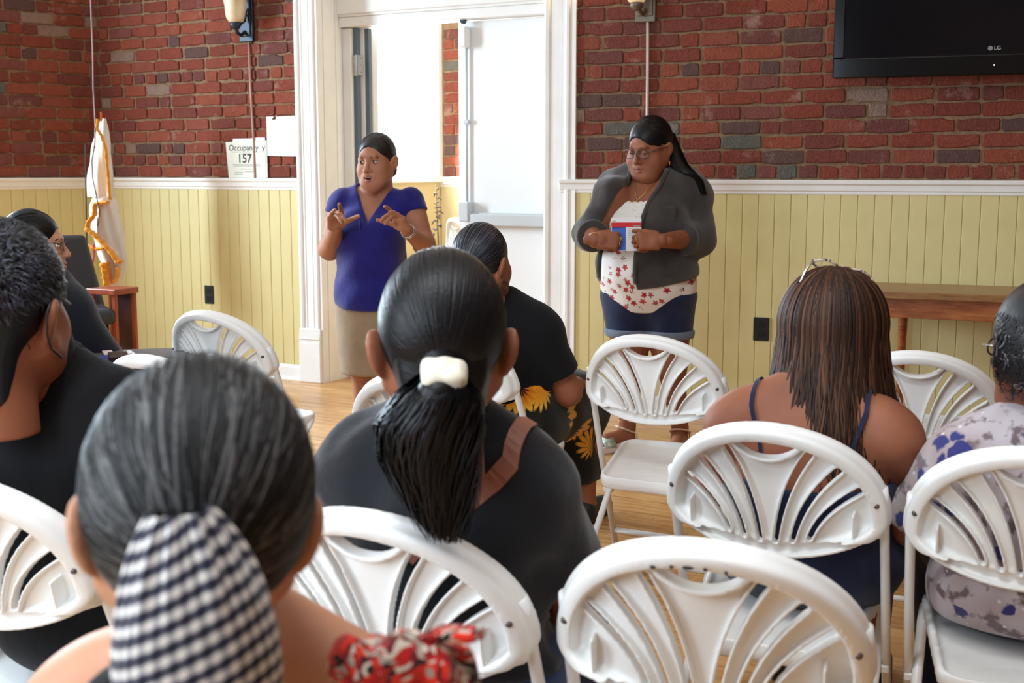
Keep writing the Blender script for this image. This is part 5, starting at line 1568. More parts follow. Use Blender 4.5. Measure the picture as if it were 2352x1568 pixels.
for q, r_ in (((-.035, 0, -.015), (.036, .032, .030)), ((0.0, -.012, .004), (.032, .030, .026)), ((.030, -.004, -.008), (.030, .032, .032)), ((-.005, .02, -.02), (.055, .04, .03))):
    S.u(ell(tuple(Vector(kb) + Vector(q)), r_), 0.012)
S.noise(0.006, 90, 2)
V, F = S.net(); ruf = G().add(V, F).obj('strap_ruffle', M_red, p5, True)
k2 = Mi @ pt(985, 1440, 1.0)
for d, l_, nm in (((.9, -.1, .18), .062, 0), ((.55, -.2, -.7), .06, 1), ((-.4, -.3, -.5), .05, 2)):
    d = Vector(d).normalized(); b = Vector(k2) + Vector((-.012, 0, -.012))
    G().tube([b, b + d * l_ * .4 + Vector((0, -.004, .006)), b + d * l_ * .8, b + d * l_], [0.007, 0.014, 0.016, 0.010], 12, sq=.42).obj('strap_tail', M_red, ruf, True)
V, F = body_net({k: P[k] for k in ('pel', 'thighL', 'thighR', 'shinL', 'shinR')}, grow=0.014, h=0.014, cuts=(halfspace((0, 0, 0.06), (0, 0, -1)), halfspace((0, 0, 0.60), (0, 0, 1))))
G().add(V, F).obj('trousers', M_blackc, p5, True); shoes(p5, P, M_shoe)

# ---- man in black at the left edge
x, y = chair_xy('C7', 0.20)
p3, P, HM, Mi = seated('man at the left edge in a black T-shirt with a mask loop behind his ear', x, y, -26, (10, 722), 2.12, 1.2, 0.925, 0.175, M_skinB, lean=-0.02, hyaw=14, hpitch=2, armr=1.0, fw=1.0, face=True, h_head=0.004,
                       el=((-0.24, 0.08, 0.64), (0.24, 0.10, 0.64)))
tee(p3, 't_shirt', P, 0.175, 0.925, -0.02, M_blackc, frac=0.6, grow=0.016, armr=1.0, neck=0.075, noise=(0.004, 24, 5))
legs_cloth(p3, P, M_blackc, 'trousers'); shoes(p3, P, M_shoe)
g = G()
V, F = hair_base(HAIRC, np.array(HAIRR) * 1.02, HM, subs=(ell((0, 0.105, -0.045), (0.088, 0.088, 0.105)), ell((0.088, 0.0, -0.03), (0.022, 0.03, 0.045)), ell((-0.088, 0.0, -0.03), (0.022, 0.03, 0.045))), cuts=(halfspace((0, 0.0, -0.10), (0, 0.5, -1)),), extra=(cone((0, -0.055, -0.02), (0, -0.056, -0.098), 0.056, 0.042),))
g.add(V, F, tint=0.2)
R_ = np.random.default_rng(21); n = 4200
D = R_.normal(size=(n, 3)); D[:, 2] = np.abs(D[:, 2]) * 1.0 - 0.25; D /= np.linalg.norm(D, axis=1)[:, None]
ok = ~((D[:, 1] > 0.62) & (D[:, 2] < 0.45)) & ~((D[:, 1] > .1) & (D[:, 2] < -.15)) & ~((np.abs(D[:, 0]) > .75) & (D[:, 2] < -.05)); D = D[ok]; n = len(D)
P0 = on_ell(D, np.array(HAIRC), np.array(HAIRR) * 1.01)
fl_ = np.stack([-0.4 * D[:, 0], 0.5 + 0 * D[:, 0], -0.6 + 0 * D[:, 0]], 1) + R_.normal(0, .35, (n, 3)); fl_ -= D * (fl_ * D).sum(1, keepdims=True); fl_ /= np.linalg.norm(fl_, axis=1)[:, None]
tt = np.linspace(0, 1, 6)[None, :, None]
Ps = P0[:, None] + fl_[:, None] * tt * 0.024 + D[:, None] * (0.010 * np.sin(tt * 2.4))
g2 = G(); ribbons(g2, Ps, 0.0018, lambda q: np.array(HAIRC), R_.uniform(.05, .95, n)); merge(g, g2, HM)
g.obj('hair', M_hblack2, p3, True)
# mask loop
lp = [(0.076, 0.050, 0.010), (0.083, 0.014, 0.026), (0.089, -0.010, 0.034), (0.094, -0.038, 0.010), (0.092, -0.038, -0.022), (0.085, -0.020, -0.044), (0.074, 0.020, -0.064), (0.058, 0.055, -0.075)]
S = SDF((-0.09, 0.02, -0.14), (0.09, 0.14, 0.02), 0.005)
S.u(ell((0, 0.062, -0.062), (0.062, 0.058, 0.062))); S.cut(halfspace((0, 0.045, 0), (0, -1, 0))); S.cut(halfspace((0, 0, -0.016), (0, -.3, 1)))
V, F = S.net(HM); fm_ = G().add(V, F).obj('face_mask', plain('dark_mask', (26, 28, 34), 0.9), p3, True)
G().tube([HM @ Vector(q) for q in lp], 0.0022, 8).obj('mask_loop', M_black, fm_, True)

# ---- person in profile beyond him
p4, P, HM, Mi = seated('person in dark clothes seen in profile, seated beyond the man in black', *chair_xy('C13', 0.20, -0.24), -45, (82, 566), 4.60, 1.06, 0.86, 0.150, M_skinC, hyaw=-34, face=True, h_head=0.0035, fw=1.0, fd=1.0, armr=0.95,
                       el=((-0.20, 0.10, 0.60), (0.175, 0.10, 0.60)))
face_bits(p4, HM, (M_eyew, M_iris, M_skinC, M_browd, M_lip, M_pupil), lid=.4)
tee(p4, 'dark_top', P, 0.150, 0.86, 0.0, cloth('ink_cotton', (20, 22, 32), .15, 8, 500), frac=0.95, grow=0.018, armr=1.0, neck=0.07)
for i, sd in ((0, -1), (1, 1)):
    e_, w_ = P['_el'][i], P['_wr'][i]
    S = SDF(np.minimum(e_, w_) - .09, np.maximum(e_, w_) + .09, 0.008); S.u(cone(e_, lerp3(e_, w_, .9), 0.056, 0.040, capb=True))
    V, F = S.net(); G().add(V, F).obj('sleeve', M_blackc, p4, True)
legs_cloth(p4, P, M_blackc, 'trousers'); shoes(p4, P, M_shoe)
g = G()
V, F = hair_base(HAIRC, np.array(HAIRR) * 1.0, HM, subs=(ell((0, 0.115, -0.055), (0.092, 0.092, 0.125)),), cuts=(halfspace((0, 0, -0.06), (0, 0.3, -1)),))
g.add(V, F, tint=.25); g2 = G(); pulled_back(g2, HAIRC, HAIRR, (0, -.9, -.4), n=700, width=.005, tint=(.1, .8)); merge(g, g2, HM)
g.obj('hair', M_hblack, p4, True)
G().tube([HM @ Vector(q) for q in ((0.082, -.005, 0.018), (0.074, 0.05, 0.018), (0.062, 0.098, 0.012))], 0.0016, 8).obj('spectacle_arm', M_black, p4, True)
for s in (-1, 1):
    G().tube([HM @ Vector((s * .034 + .024 * math.cos(a), 0.104 - .010 * abs(math.cos(a)), 0.002 + .017 * math.sin(a))) for a in np.linspace(0, 2 * math.pi, 19)], 0.0014, 6).obj('spectacle_rim', M_black, p4, True)

# ---- woman with the sunflower skirt
p7, P, HM, Mi = seated('seated woman in a black T-shirt and sunflower skirt, smooth black hair', *chair_xy('C11', 0.20), -30, (1110, 606), 4.12, 1.06, 0.835, 0.165, M_skinB, lean=-0.02, fw=1.15, fd=1.15, armr=1.1, hyaw=-4,
                       el=((-0.225, 0.05, 0.58), (0.225, 0.04, 0.58)), wr=((-0.12, 0.26, 0.58), (0.16, 0.24, 0.57)))
tee(p7, 't_shirt', P, 0.165, 0.835, -0.02, M_blackc, frac=0.66, grow=0.018, armr=1.1, neck=0.07, hem=0.52, noise=(0.004, 24, 7))
# sunflower print
m = MT('sunflower_print', rough=0.85, spec=0.2, sheen=0.2)
SC = 5.2
vr = m.nd('ShaderNodeTexVoronoi', i_Vector=m.co(), i_Scale=SC, i_Randomness=0.75)
dv = m.nd('ShaderNodeVectorMath', operation='SUBTRACT', i_0=m.nd('ShaderNodeVectorMath', operation='SCALE', i_0=m.co(), i_3=SC).outputs[0], i_1=m.nd('ShaderNodeVectorMath', operation='SCALE', i_0=vr.outputs['Position'], i_3=1.0).outputs[0])
dv2 = m.nd('ShaderNodeVectorMath', operation='SUBTRACT', i_0=m.co(), i_1=vr.outputs['Position'])
se = m.nd('ShaderNodeSeparateXYZ', i_Vector=dv2.outputs[0])
ang = m.math('ARCTAN2', se.outputs[2], m.math('ADD', se.outputs[0], m.math('MULTIPLY', se.outputs[1], 0.8)))
pet = m.math('ABSOLUTE', m.math('SINE', m.math('MULTIPLY', ang, 8.0)))
dd = m.math('ADD', vr.outputs['Distance'], m.math('MULTIPLY', m.math('SUBTRACT', 1.0, pet), 0.10))
c = m.ramp(dd, [(0.0, srgb(40, 22, 14)), (0.15, srgb(30, 16, 12)), (0.20, srgb(206, 110, 22)), (0.34, srgb(240, 158, 30)), (0.44, srgb(236, 176, 60)), (0.49, srgb(22, 24, 20))], 'LINEAR')
m.col(c); M_sun = m.m
skp = {k: P[k] for k in ('pel', 'thighL', 'thighR', 'wai')}
skp['lapf'] = cone((-0.09, 0.40, 0.47), (0.09, 0.40, 0.47), 0.085, 0.085); skp['lapb'] = cone((-0.07, 0.2, 0.49), (0.07, 0.2, 0.49), 0.09, 0.09)
skp['drop'] = cone((0, 0.42, 0.44), (0, 0.44, 0.22), 0.13, 0.14)
V, F = body_net(skp, grow=0.022, k=0.06, h=0.011, cuts=(halfspace((0, 0, 0.16), (0, 0, -1)), halfspace((0, 0, 0.64), (0, 0, 1))), noise=(0.004, 22, 9))
G().add(V, F).obj('sunflower_skirt', M_sun, p7, True); shoes(p7, P, M_shoe)
g = G(); tie = np.array((0.05, -0.9, -0.45))
V, F = hair_base(HAIRC, HAIRR, HM, subs=(ell((0, 0.105, -0.045), (0.085, 0.085, 0.105)),), cuts=(halfspace((0, 0, -0.06), (0, 0.5, -1)),), extra=(cone((0, -0.07, -0.02), (0, -0.085, -0.075), 0.05, 0.035),))
g.add(V, F, tint=.2); g2 = G(); pulled_back(g2, HAIRC, HAIRR, tie, n=1300, width=.004, tint=(.1, .9), rnd=np.random.default_rng(31)); merge(g, g2, HM)
S = SDF((-.06, -.17, -.12), (.06, -.05, .02), .005); S.u(ell((0, -.105, -.055), (.034, .03, .034))); V, F = S.net(HM); g.add(V, F, tint=.2)
g.obj('hair', M_hblack2, p7, True)
for s in (-1, 1):
    c_ = HM @ Vector((s * .088, -.012, -.052))
    G().tube([(c_.x + .004 * math.sin(a), c_.y + .013 * math.sin(a), c_.z - .013 + .015 * math.cos(a)) for a in np.linspace(0, 2 * math.pi, 17)], .0028, 8).obj('hoop_earring', plain('antique_bronze', (80, 62, 46), .35, metal=.7), p7, True)

# ---- woman with long brown hair
x, y = chair_xy('C2', 0.19)
p8, P, HM, Mi = seated('seated woman with long brown hair in a navy denim dress with thin straps', x + .04, y - .02, -22, (1912, 782), 2.70, 1.13, 0.825, 0.180, M_skinB, lean=-0.03, fw=1.1, armr=1.0, hyaw=6,
                       el=((-0.24, 0.06, 0.60), (0.245, 0.04, 0.60)), hh=0.009)
dkeys = ('pel', 'wai', 'che', 'thighL', 'thighR')
V, F = body_net({k: P[k] for k in dkeys}, grow=0.014, k=0.05, h=0.010, cuts=(halfspace((0, 0, 0.30), (0, 0, -1)), halfspace((0, 0, 0.69), (0, -.15, 1))), noise=(0.003, 30, 2))
G().add(V, F).obj('denim_dress', M_navy, p8, True)
V, F = body_net({k: P[k] for k in ('shinL', 'shinR')}, grow=0.012, h=0.010, cuts=(halfspace((0, 0, 0.22), (0, 0, -1)),))
shoes(p8, P, M_shoe)
for sx in (-0.105, 0.105):
    strap(p8, P, [(sx * 1.15, 0.835), (sx * 1.05, 0.80), (sx * .9, 0.75), (sx * .8, 0.68)], 0.009, 0.003, M_navy, 'dress_strap', 0.002, 0.001)
m_ = hair_mat('brown_hair', (34, 20, 14), (56, 33, 22), (98, 62, 41), 0.5, (0.1, 0.6, 1.0), spec=0.22); M_brown = m_
g = G(); HR = np.array((0.094, 0.112, 0.104))
V, F = hair_base(HAIRC, HR, HM, subs=(ell((0, 0.115, -0.045), (0.085, 0.09, 0.105)),), cuts=(halfspace((0, 0.0, -0.06), (0, 0.4, -1)),))
g.add(V, F, tint=.2)
R_ = np.random.default_rng(6); n = 5200; m2 = 20
az = R_.uniform(-205, 25, n); az = np.radians(az)          # behind and both sides
top = np.array(HAIRC)
t = np.linspace(0, 1, m2)[None, :]
pol0 = R_.uniform(0.03, 0.9, n)[:, None]
L = R_.uniform(0.26, 0.385, n)[:, None]
arc = pol0 + (np.radians(98) - pol0) * np.clip(t / 0.42, 0, 1)
fall = np.clip((t - 0.42) / 0.58, 0, 1)
lay = R_.uniform(0.90, 1.10, n)[:, None]
cx, sx_ = np.cos(az)[:, None], np.sin(az)[:, None]
rx = HR[0] * np.sin(arc) * lay; ry = HR[1] * np.sin(arc) * lay
flare = 1 + 0.55 * fall * np.sin(fall * 2.0 + .2) - 0.06 * fall ** 3
X = rx * cx * flare + 0.006 * np.sin(7 * fall + R_.uniform(0, 6.3, n)[:, None]); Y = top[1] + ry * sx_ * (flare * .92) - 0.012 * fall; Z = top[2] + HR[2] * np.cos(arc) * lay - fall * L
g2 = G(); ribbons(g2, np.stack([X, Y, Z], -1), 0.0050 * R_.uniform(.6, 1.3, n), lambda q: np.stack([0 * q[..., 0], 0 * q[..., 0] - 0.01, np.minimum(q[..., 2], .12)], -1) * np.array((1, 1, 1.0)) , np.clip(R_.beta(1.6, 2.2, n) * 1.25, .02, 1), taper=0.35)
merge(g, g2, HM)
core = SDF((-.15, -.16, -.36), (.13, .10, .06), .008)
core.u(cone((0, -.035, 0.0), (0, -.05, -.28), .092, .105)); core.sub(ell((0, 0.115, -0.045), (0.085, 0.10, 0.115)), .01); core.cut(halfspace((0, 0, -.30), (0, 0, -1)))
V, F = core.net(HM); g.add(V, F, tint=.2)
g.obj('hair', M_brown, p8, True)
# spectacles pushed up on her head
sg_ = empty('spectacles', None, 'tortoiseshell spectacles pushed up on the brown hair', 'glasses')
sg_.matrix_world = Matrix.Translation(pt(1934, 618, 2.68)) @ Matrix.Rotation(math.radians(17), 4, 'Y') @ Matrix.Rotation(math.radians(-10), 4, 'Z') @ Matrix.Rotation(math.radians(62), 4, 'X')
m = MT('tortoiseshell', rough=.2, spec=.5); m.col(m.ramp(m.vor(120), [(0.25, srgb(40, 28, 26)), (0.42, srgb(196, 176, 160))])); M_tort = m.m
for s in (-1, 1):
    G().tube([(s * .035 + .029 * math.cos(a) * (1 - .08 * math.sin(a)), -.004 * abs(math.cos(a)), .021 * math.sin(a)) for a in np.linspace(0, 2 * math.pi, 25)], .0028, 8).obj('rim', M_tort, sg_, True); rim_ = [c for c in bpy.data.objects if c.parent == sg_ and c.name.startswith('rim')][-1]
    G().tube([(s * .066, -.002, .006), (s * .074, -.03, .004), (s * .082, -.09, -.006), (s * .080, -.115, -.028)], .0026, 8).obj('temple', M_silver if s < 0 else M_tort, sg_, True)
    V = [(s * .035, -.002, 0)] + [(s * .035 + .027 * math.cos(a), -.003, .019 * math.sin(a)) for a in np.linspace(0, 2 * math.pi, 20)[:-1]]
    G().add(V, [(0, i, i % 19 + 1) for i in range(1, 20)]).obj('lens', M_glass, rim_)
G().tube([(-.008, 0, .006), (0, .002, .009), (.008, 0, .006)], .0022, 8).obj('bridge', M_tort, sg_, True)

# ---- woman at the right edge in a patterned blouse
x, y = chair_xy('C3', 0.20)
p9, P, HM, Mi = seated('woman at the right edge with curly dark grey hair and a blue-flowered white blouse', x + .03, y, -8, (2404, 812), 2.42, 1.08, 0.79, 0.18, M_skinB, lean=-0.02, fw=1.2, fd=1.2, armr=1.05, hyaw=30, face=True, h_head=0.005,
                       el=((-0.25, 0.05, 0.58), (0.25, 0.05, 0.58)))
m = MT('blue_flower_print', rough=.85, spec=.2, sheen=.2)
n1 = m.noise(12, 2); _nz = m.nd('ShaderNodeTexNoise', i_Vector=m.co(), i_Scale=22.0, i_Detail=3.0); _dv = m.nd('ShaderNodeVectorMath', operation='MULTIPLY_ADD', i_0=_nz.outputs['Color'], i_1=(.055, .055, .055), i_2=m.co()); v1 = m.vor(15, _dv.outputs[0]); n2 = m.noise(26, 3); dots = m.vor(34)
c = m.ramp(m.noise(5, 2), [(0.4, srgb(206, 198, 206)), (0.62, srgb(170, 152, 150))])
c = m.mix(m.ramp(n2, [(0.54, (0, 0, 0, 1)), (0.62, (1, 1, 1, 1))]), c, srgb(120, 104, 108))
c = m.mix(m.ramp(m.math('ADD', v1, m.math('MULTIPLY', n1, .35)), [(0.40, (1, 1, 1, 1)), (0.47, (0, 0, 0, 1))]), c, srgb(58, 60, 118))
c = m.mix(m.ramp(dots, [(0.10, (0.8, .8, .8, 1)), (0.16, (0, 0, 0, 1))]), c, srgb(232, 226, 226))
m.col(c); m.bump(m.noise(300, 2), .3, .004); M_blouse = m.m
tee(p9, 'blouse', P, 0.18, 0.79, -0.02, M_blouse, frac=0.85, grow=0.022, armr=1.1, neck=0.065, hem=0.40, noise=(0.005, 22, 6))
legs_cloth(p9, P, M_navy, 'trousers'); shoes(p9, P, M_shoe)
M_curl = hair_mat('dark_grey_curls', (14, 14, 16), (34, 34, 38), (130, 128, 128), 0.45, (0.2, .7, 1.0))
g = G(); HR = np.array((0.098, 0.115, 0.112))
V, F = hair_base(HAIRC, HR, HM, subs=(ell((0, 0.12, -0.045), (0.08, 0.09, 0.10)),), cuts=(halfspace((0, 0, -0.10), (0, 0.2, -1)),), extra=(cone((0, -.05, -.03), (0, -.055, -.105), .075, .06),))
g.add(V, F, tint=.15)
R_ = np.random.default_rng(9); n = 2300
D = R_.normal(size=(n, 3)); D[:, 2] = np.abs(D[:, 2]) * 1.2 - .55; D /= np.linalg.norm(D, axis=1)[:, None]; D = D[~((D[:, 1] > .45) & (D[:, 2] < .5))]; n = len(D)
P0 = on_ell(D, np.array(HAIRC) - (0, 0, .01), HR * 1.0); tt = np.linspace(0, 1, 12)[None, :, None]
ph = R_.uniform(0, 6.3, (n, 1, 1)); A = np.cross(D, R_.normal(size=(n, 3))); A /= np.linalg.norm(A, axis=1)[:, None]; B = np.cross(D, A)
Ps = P0[:, None] + A[:, None] * (.011 * np.sin(tt * 9 + ph)) + B[:, None] * (.011 * np.cos(tt * 9 + ph)) + np.array((0, 0, -.04)) * tt + D[:, None] * .010 * np.sin(tt * 3)
g2 = G(); ribbons(g2, Ps, .0032, lambda q: np.array(HAIRC), np.clip(R_.beta(1.2, 3, n) * 1.2, .02, 1)); merge(g, g2, HM)
g.obj('hair', M_curl, p9, True)
for s in (-1, 1):
    G().tube([HM @ Vector((s * .032 + .024 * math.cos(a), 0.100 - .010 * abs(math.cos(a)), 0.002 + .016 * math.sin(a))) for a in np.linspace(0, 2 * math.pi, 19)], 0.002, 6).obj('spectacle_rim', M_black, p9, True)
    G().tube([HM @ Vector(q) for q in ((s * .060, 0.098, 0.008), (s * .078, 0.05, 0.012), (s * .086, -.01, 0.012))], .0018, 6).obj('spectacle_arm', M_silver, p9, True)
# ------------------------------------------------------------------ the two standing women
def custom(fn, lo=None, hi=None): return fn, lo, hi
def gold_ring(root, c, axis, r, t, mat, name='ring'):
    q = Vector(axis).to_track_quat('Z', 'Y').to_matrix().to_4x4(); q.translation = c
    G().tube([(r * math.cos(a), r * math.sin(a), 0) for a in np.linspace(0, 2 * math.pi, 17)], t, 8).obj(name, mat, root, True, M=q)

# ---- speaker in the blue blouse
p1 = person('woman in a royal blue blouse and khaki skirt speaking with both hands raised', -0.655, 5.70, 170)
bpy.context.view_layer.update(); Mi = to_local(p1)
L = lambda u, v, Y: Mi @ pt(u, v, Y)
hl = L(864, 373, 5.66); HM = pose(hl, -2, -9, 2, 1.02)
sR, eR, wR = L(785, 470, 5.72), L(757, 572, 5.70), L(771, 523, 5.47)      # image left
sL, eL, wL = L(946, 470, 5.70), L(975, 562, 5.64), L(932, 527, 5.43)      # image right
P = dict(pel=ell((0, -0.02, 0.74), (0.158, 0.135, 0.15)), wai=ell((0, 0, 0.93), (0.142, 0.118, 0.15)), che=ell((0, 0.0, 1.08), (0.148, 0.112, 0.15)),
         bL=ell((-0.075, 0.085, 1.055), (0.075, 0.065, 0.075)), bR=ell((0.075, 0.085, 1.055), (0.075, 0.065, 0.075)),
         yoke=cone((-0.14, -0.01, 1.165), (0.14, -0.01, 1.165), 0.060, 0.060),
         trapL=cone((-0.02, -0.02, 1.235), (-0.13, -0.012, 1.185), 0.045, 0.046), trapR=cone((0.02, -0.02, 1.235), (0.13, -0.012, 1.185), 0.045, 0.046),
         neck=cone((0, -0.015, 1.17), tuple(hl + Vector((0, -.02, -.05))), 0.060, 0.052),
         uR=cone(tuple(sR), tuple(eR), 0.058, 0.046), uL=cone(tuple(sL), tuple(eL), 0.058, 0.046),
         fR=cone(tuple(eR), tuple(wR), 0.046, 0.028), fL=cone(tuple(eL), tuple(wL), 0.046, 0.028),
         tL=cone((-0.075, -0.01, 0.70), (-0.058, -0.01, 0.42), 0.09, 0.060), tR=cone((0.075, -0.01, 0.70), (0.058, -0.01, 0.42), 0.09, 0.060),
         cL=cone((-0.058, -0.01, 0.42), (-0.06, -0.03, 0.07), 0.056, 0.034), cR=cone((0.058, -0.01, 0.42), (0.06, -0.03, 0.07), 0.056, 0.034),
         ftL=cone((-0.06, -0.04, 0.04), (-0.07, 0.12, 0.03), 0.036, 0.03), ftR=cone((0.06, -0.04, 0.04), (0.07, 0.12, 0.03), 0.036, 0.03))
g = G(); V, F = body_net(P, h=0.009); g.add(V, F)
V, F = head_sdf(0.0033, fat=0.35, mouth=0.8).net(HM); g.add(V, F)
W2L = Mi.to_3x3()
V, F = hand_geo(-1, [(6, 12, 8), (52, 30, 15), (50, 32, 18), (10, 12, 8)], (-13, -3, 5, 16), (60, 18), s=1.0)
g.add(V, F, M=hand_matrix(wR, W2L @ Vector((0.10, -0.72, 0.70)), W2L @ Vector((0.50, -0.62, -0.60))))
V, F = hand_geo(1, [(6, 12, 8), (40, 28, 15), (44, 32, 18), (8, 12, 8)], (-12, -2, 5, 15), (58, 18), s=1.0)
g.add(V, F, M=hand_matrix(wL, W2L @ Vector((-0.34, -0.66, 0.68)), W2L @ Vector((-0.60, -0.60, -0.55))))
g.obj('body', M_skinA, p1, True)
face_bits(p1, HM, (M_eyew, M_iris, M_skinA, M_browd, M_lip, M_pupil), mouth=0.8, gaze=(0.12, 0.0), lid=.25, brow=.8)
# blouse
S = SDF((-0.36, -0.24, 0.62), (0.36, 0.28, 1.34), 0.0075)
for k in ('pel', 'wai', 'che', 'bL', 'bR', 'yoke', 'trapL', 'trapR'): S.u(infl(P[k], 0.010), 0.05)
S.u(ell((0, 0.01, 0.78), (0.168, 0.142, 0.18)), 0.06); S.u(ell((0, 0.03, 0.98), (0.150, 0.132, 0.16)), 0.06)
for s, sj, ej in ((1, sR, eR), (-1, sL, eL)):
    a = Vector(sj) + Vector((-s * .008, 0, .026)); S.u(ell(tuple(a), (0.056, 0.062, 0.056)), 0.012)
    S.u(cone(tuple(sj), lerp3(sj, ej, .22), 0.064, 0.066, capb=True), 0.012)
S.noise(0.0035, 28, 11)
S.sub(custom(lambda x, y, z: np.maximum(np.maximum(np.abs(x + 0.022) - np.maximum(z - 1.100, 0) * 0.50, 1.100 - z) * .85, -(y + 0.0 * x) + 0.0 * z)), 0.004)
S.sub(ell((0, -0.01, 1.25), (0.066, 0.075, 0.07)), 0.006)
S.cut(custom(lambda x, y, z: 0.695 + 0.5 * x * x - z + 0 * y), 0.004)
V, F = S.net(); bl_ = G().add(V, F).obj('blouse', cloth('royal_blue_crepe', (28, 26, 116), .14, 10, 380, .75, .3, .5), p1, True)
G().tube([(0.004, 0.158, 1.12), (0.004, 0.166, 1.06), (0.003, 0.160, 1.0)], .003, 6).obj('placket_seam', plain('dark_blue_seam', (22, 20, 92), .8), bl_, True)
# skirt
S = SDF((-0.26, -0.24, 0.34), (0.26, 0.22, 0.84), 0.009)
S.u(cone((-0.055, -0.01, 0.76), (-0.050, -0.01, 0.40), 0.130, 0.112, capb=False)); S.u(cone((0.055, -0.01, 0.76), (0.050, -0.01, 0.40), 0.130, 0.112), 0.08)
S.cut(halfspace((0, 0, 0.385), (0, 0, -1)), .003); S.cut(halfspace((0, 0, 0.82), (0, 0, 1)))
V, F = S.net(); G().add(V, F).obj('skirt', cloth('khaki_twill', (160, 140, 116), .08, 12, 420, .85, .2), p1, True)
for k in ('ftL', 'ftR'):
    V, F = body_net({k: P[k]}, grow=.008, h=.006, cuts=(halfspace((0, 0, 0), (0, 0, -1)), halfspace((0, 0, .075), (0, 0, 1)))); G().add(V, F).obj('shoe', M_shoe, p1, True)
# dark hair combed back to a low bun
M_hdk = hair_mat('dark_brown_hair', (22, 18, 18), (46, 40, 42), (112, 104, 104), .4)
tie = np.array((-0.05, -.92, -.38)); g = G()
V, F = hair_base(HAIRC, np.array(HAIRR) * 1.0, HM, subs=(ell((0, 0.098, -0.035), (0.076, 0.085, 0.108)),), cuts=(halfspace((0, 0, -.055), (0, .5, -1)),))
g.add(V, F, tint=.25); g2 = G(); pulled_back(g2, HAIRC, np.array(HAIRR) * 1.005, tie, n=900, width=.0042, tint=(.1, .9), front=.62, span=112, rnd=np.random.default_rng(41)); merge(g, g2, HM)
S = SDF((-.07, -.17, -.11), (.06, -.05, .03), .005); S.u(ell((-.005, -.115, -.035), (.042, .032, .042))); V, F = S.net(HM); g.add(V, F, tint=.3)
g.obj('hair', M_hdk, p1, True)
for k in range(2): gold_ring(p1, Vector(wL) + (Vector(wL) - Vector(eL)).normalized() * (-.018 - .012 * k), Vector(wL) - Vector(eL), .0315 + .001 * k, .002, M_silver, 'bracelet')
G().ball(HM @ Vector((.083, -.004, -.042)), .005, 0, 10, 8).obj('ear_stud', M_silver, p1, True)

# ---- listener in the dark cardigan
p2 = person('woman in a dark grey cardigan, floral top and denim shorts holding a booklet', 0.640, 5.72, 160)
bpy.context.view_layer.update(); Mi = to_local(p2)
L = lambda u, v, Y: Mi @ pt(u, v, Y)
hl = L(1492, 342, 5.68); HM = pose(hl, -14, -20, -2, 1.10)
sR, eR, wR = L(1408, 452, 5.66), L(1358, 535, 5.64), L(1368, 552, 5.42)
sL, eL, wL = L(1590, 448, 5.74), L(1602, 548, 5.64), L(1518, 553, 5.37)
aR, aL = L(1441, 992, 5.78), L(1562, 985, 5.74)
kR, kL = L(1447, 830, 5.74), L(1540, 830, 5.68)
tR_, tL_ = pz(1362, 1027, 0.03), pz(1550, 1050, 0.03); tR_, tL_ = Mi @ tR_, Mi @ tL_
aR.z = aL.z = 0.115
P = dict(pel=ell((0, -0.01, 0.80), (0.212, 0.170, 0.15)), bel=ell((0.005, 0.045, 0.90), (0.205, 0.175, 0.165)), wai=ell((0, 0.01, 1.02), (0.185, 0.150, 0.14)), che=ell((0, 0.0, 1.165), (0.185, 0.135, 0.15)),
         bL=ell((-0.085, 0.085, 1.105), (0.098, 0.085, 0.090)), bR=ell((0.085, 0.085, 1.105), (0.098, 0.085, 0.090)),
         yoke=cone((-0.15, -0.01, 1.255), (0.15, -0.01, 1.255), 0.068, 0.068),
         trapL=cone((-0.02, -0.02, 1.33), (-0.15, -0.012, 1.275), 0.05, 0.052), trapR=cone((0.02, -0.02, 1.33), (0.15, -0.012, 1.275), 0.05, 0.052),
         neck=cone((0, -0.01, 1.26), tuple(hl + Vector((0, -.015, -.05))), 0.070, 0.062),
         shR=ell(tuple(sR), (.068, .068, .07)), shL=ell(tuple(sL), (.068, .068, .07)),
         uR=cone(tuple(sR), tuple(eR), 0.066, 0.058), uL=cone(tuple(sL), tuple(eL), 0.068, 0.060),
         fR=cone(tuple(eR), tuple(wR), 0.052, 0.032), fL=cone(tuple(eL), tuple(wL), 0.054, 0.032),
         tR=cone((0.095, -0.01, 0.74), tuple(kR), 0.125, 0.078), tL=cone((-0.095, -0.01, 0.74), tuple(kL), 0.125, 0.078),
         cR=cone(tuple(kR), tuple(aR), 0.068, 0.040), cL=cone(tuple(kL), tuple(aL), 0.068, 0.040),
         hR=cone(tuple(aR), tuple((Vector(aR) + Vector((0, 0, -.055)))), .042, .036), hL=cone(tuple(aL), tuple((Vector(aL) + Vector((0, 0, -.055)))), .042, .036))
for n, a, t in (('R', aR, tR_), ('L', aL, tL_)):
    A = Vector(a) + Vector((0, 0, -.045)); T = Vector(t); T.z = 0.048; D = (T - A); D.z = 0
    P['f1' + n] = cone(tuple(A + Vector((0, 0, .0))), tuple(A + D * .62 + Vector((0, 0, -.012))), .036, .033)
    side = D.normalized().cross(Vector((0, 0, 1)))
    for q in range(5):
        sgn = 1 if n == 'R' else -1
        b = A + D * .60 + side * (-.024 + .012 * q); b.z = .05
        e = A + D * (.93 - .035 * (q if n == 'L' else 4 - q)) + side * (-.026 + .013 * q); e.z = .046
        P['toe%s%d' % (n, q)] = cone(tuple(b), tuple(e), .013, .0095 + (.003 if q == (0 if n == 'L' else 4) else 0))
g = G(); V, F = body_net({k: P[k] for k in P if not (k.startswith('toe') or k.startswith('f1') or k[0] == 'h')}, h=.010, k=.04); g.add(V, F)
for n in 'RL':
    V, F = body_net({k: P[k] for k in P if k.startswith('toe' + n) or k in ('f1' + n, 'h' + n)}, h=.005, k=.012); g.add(V, F)
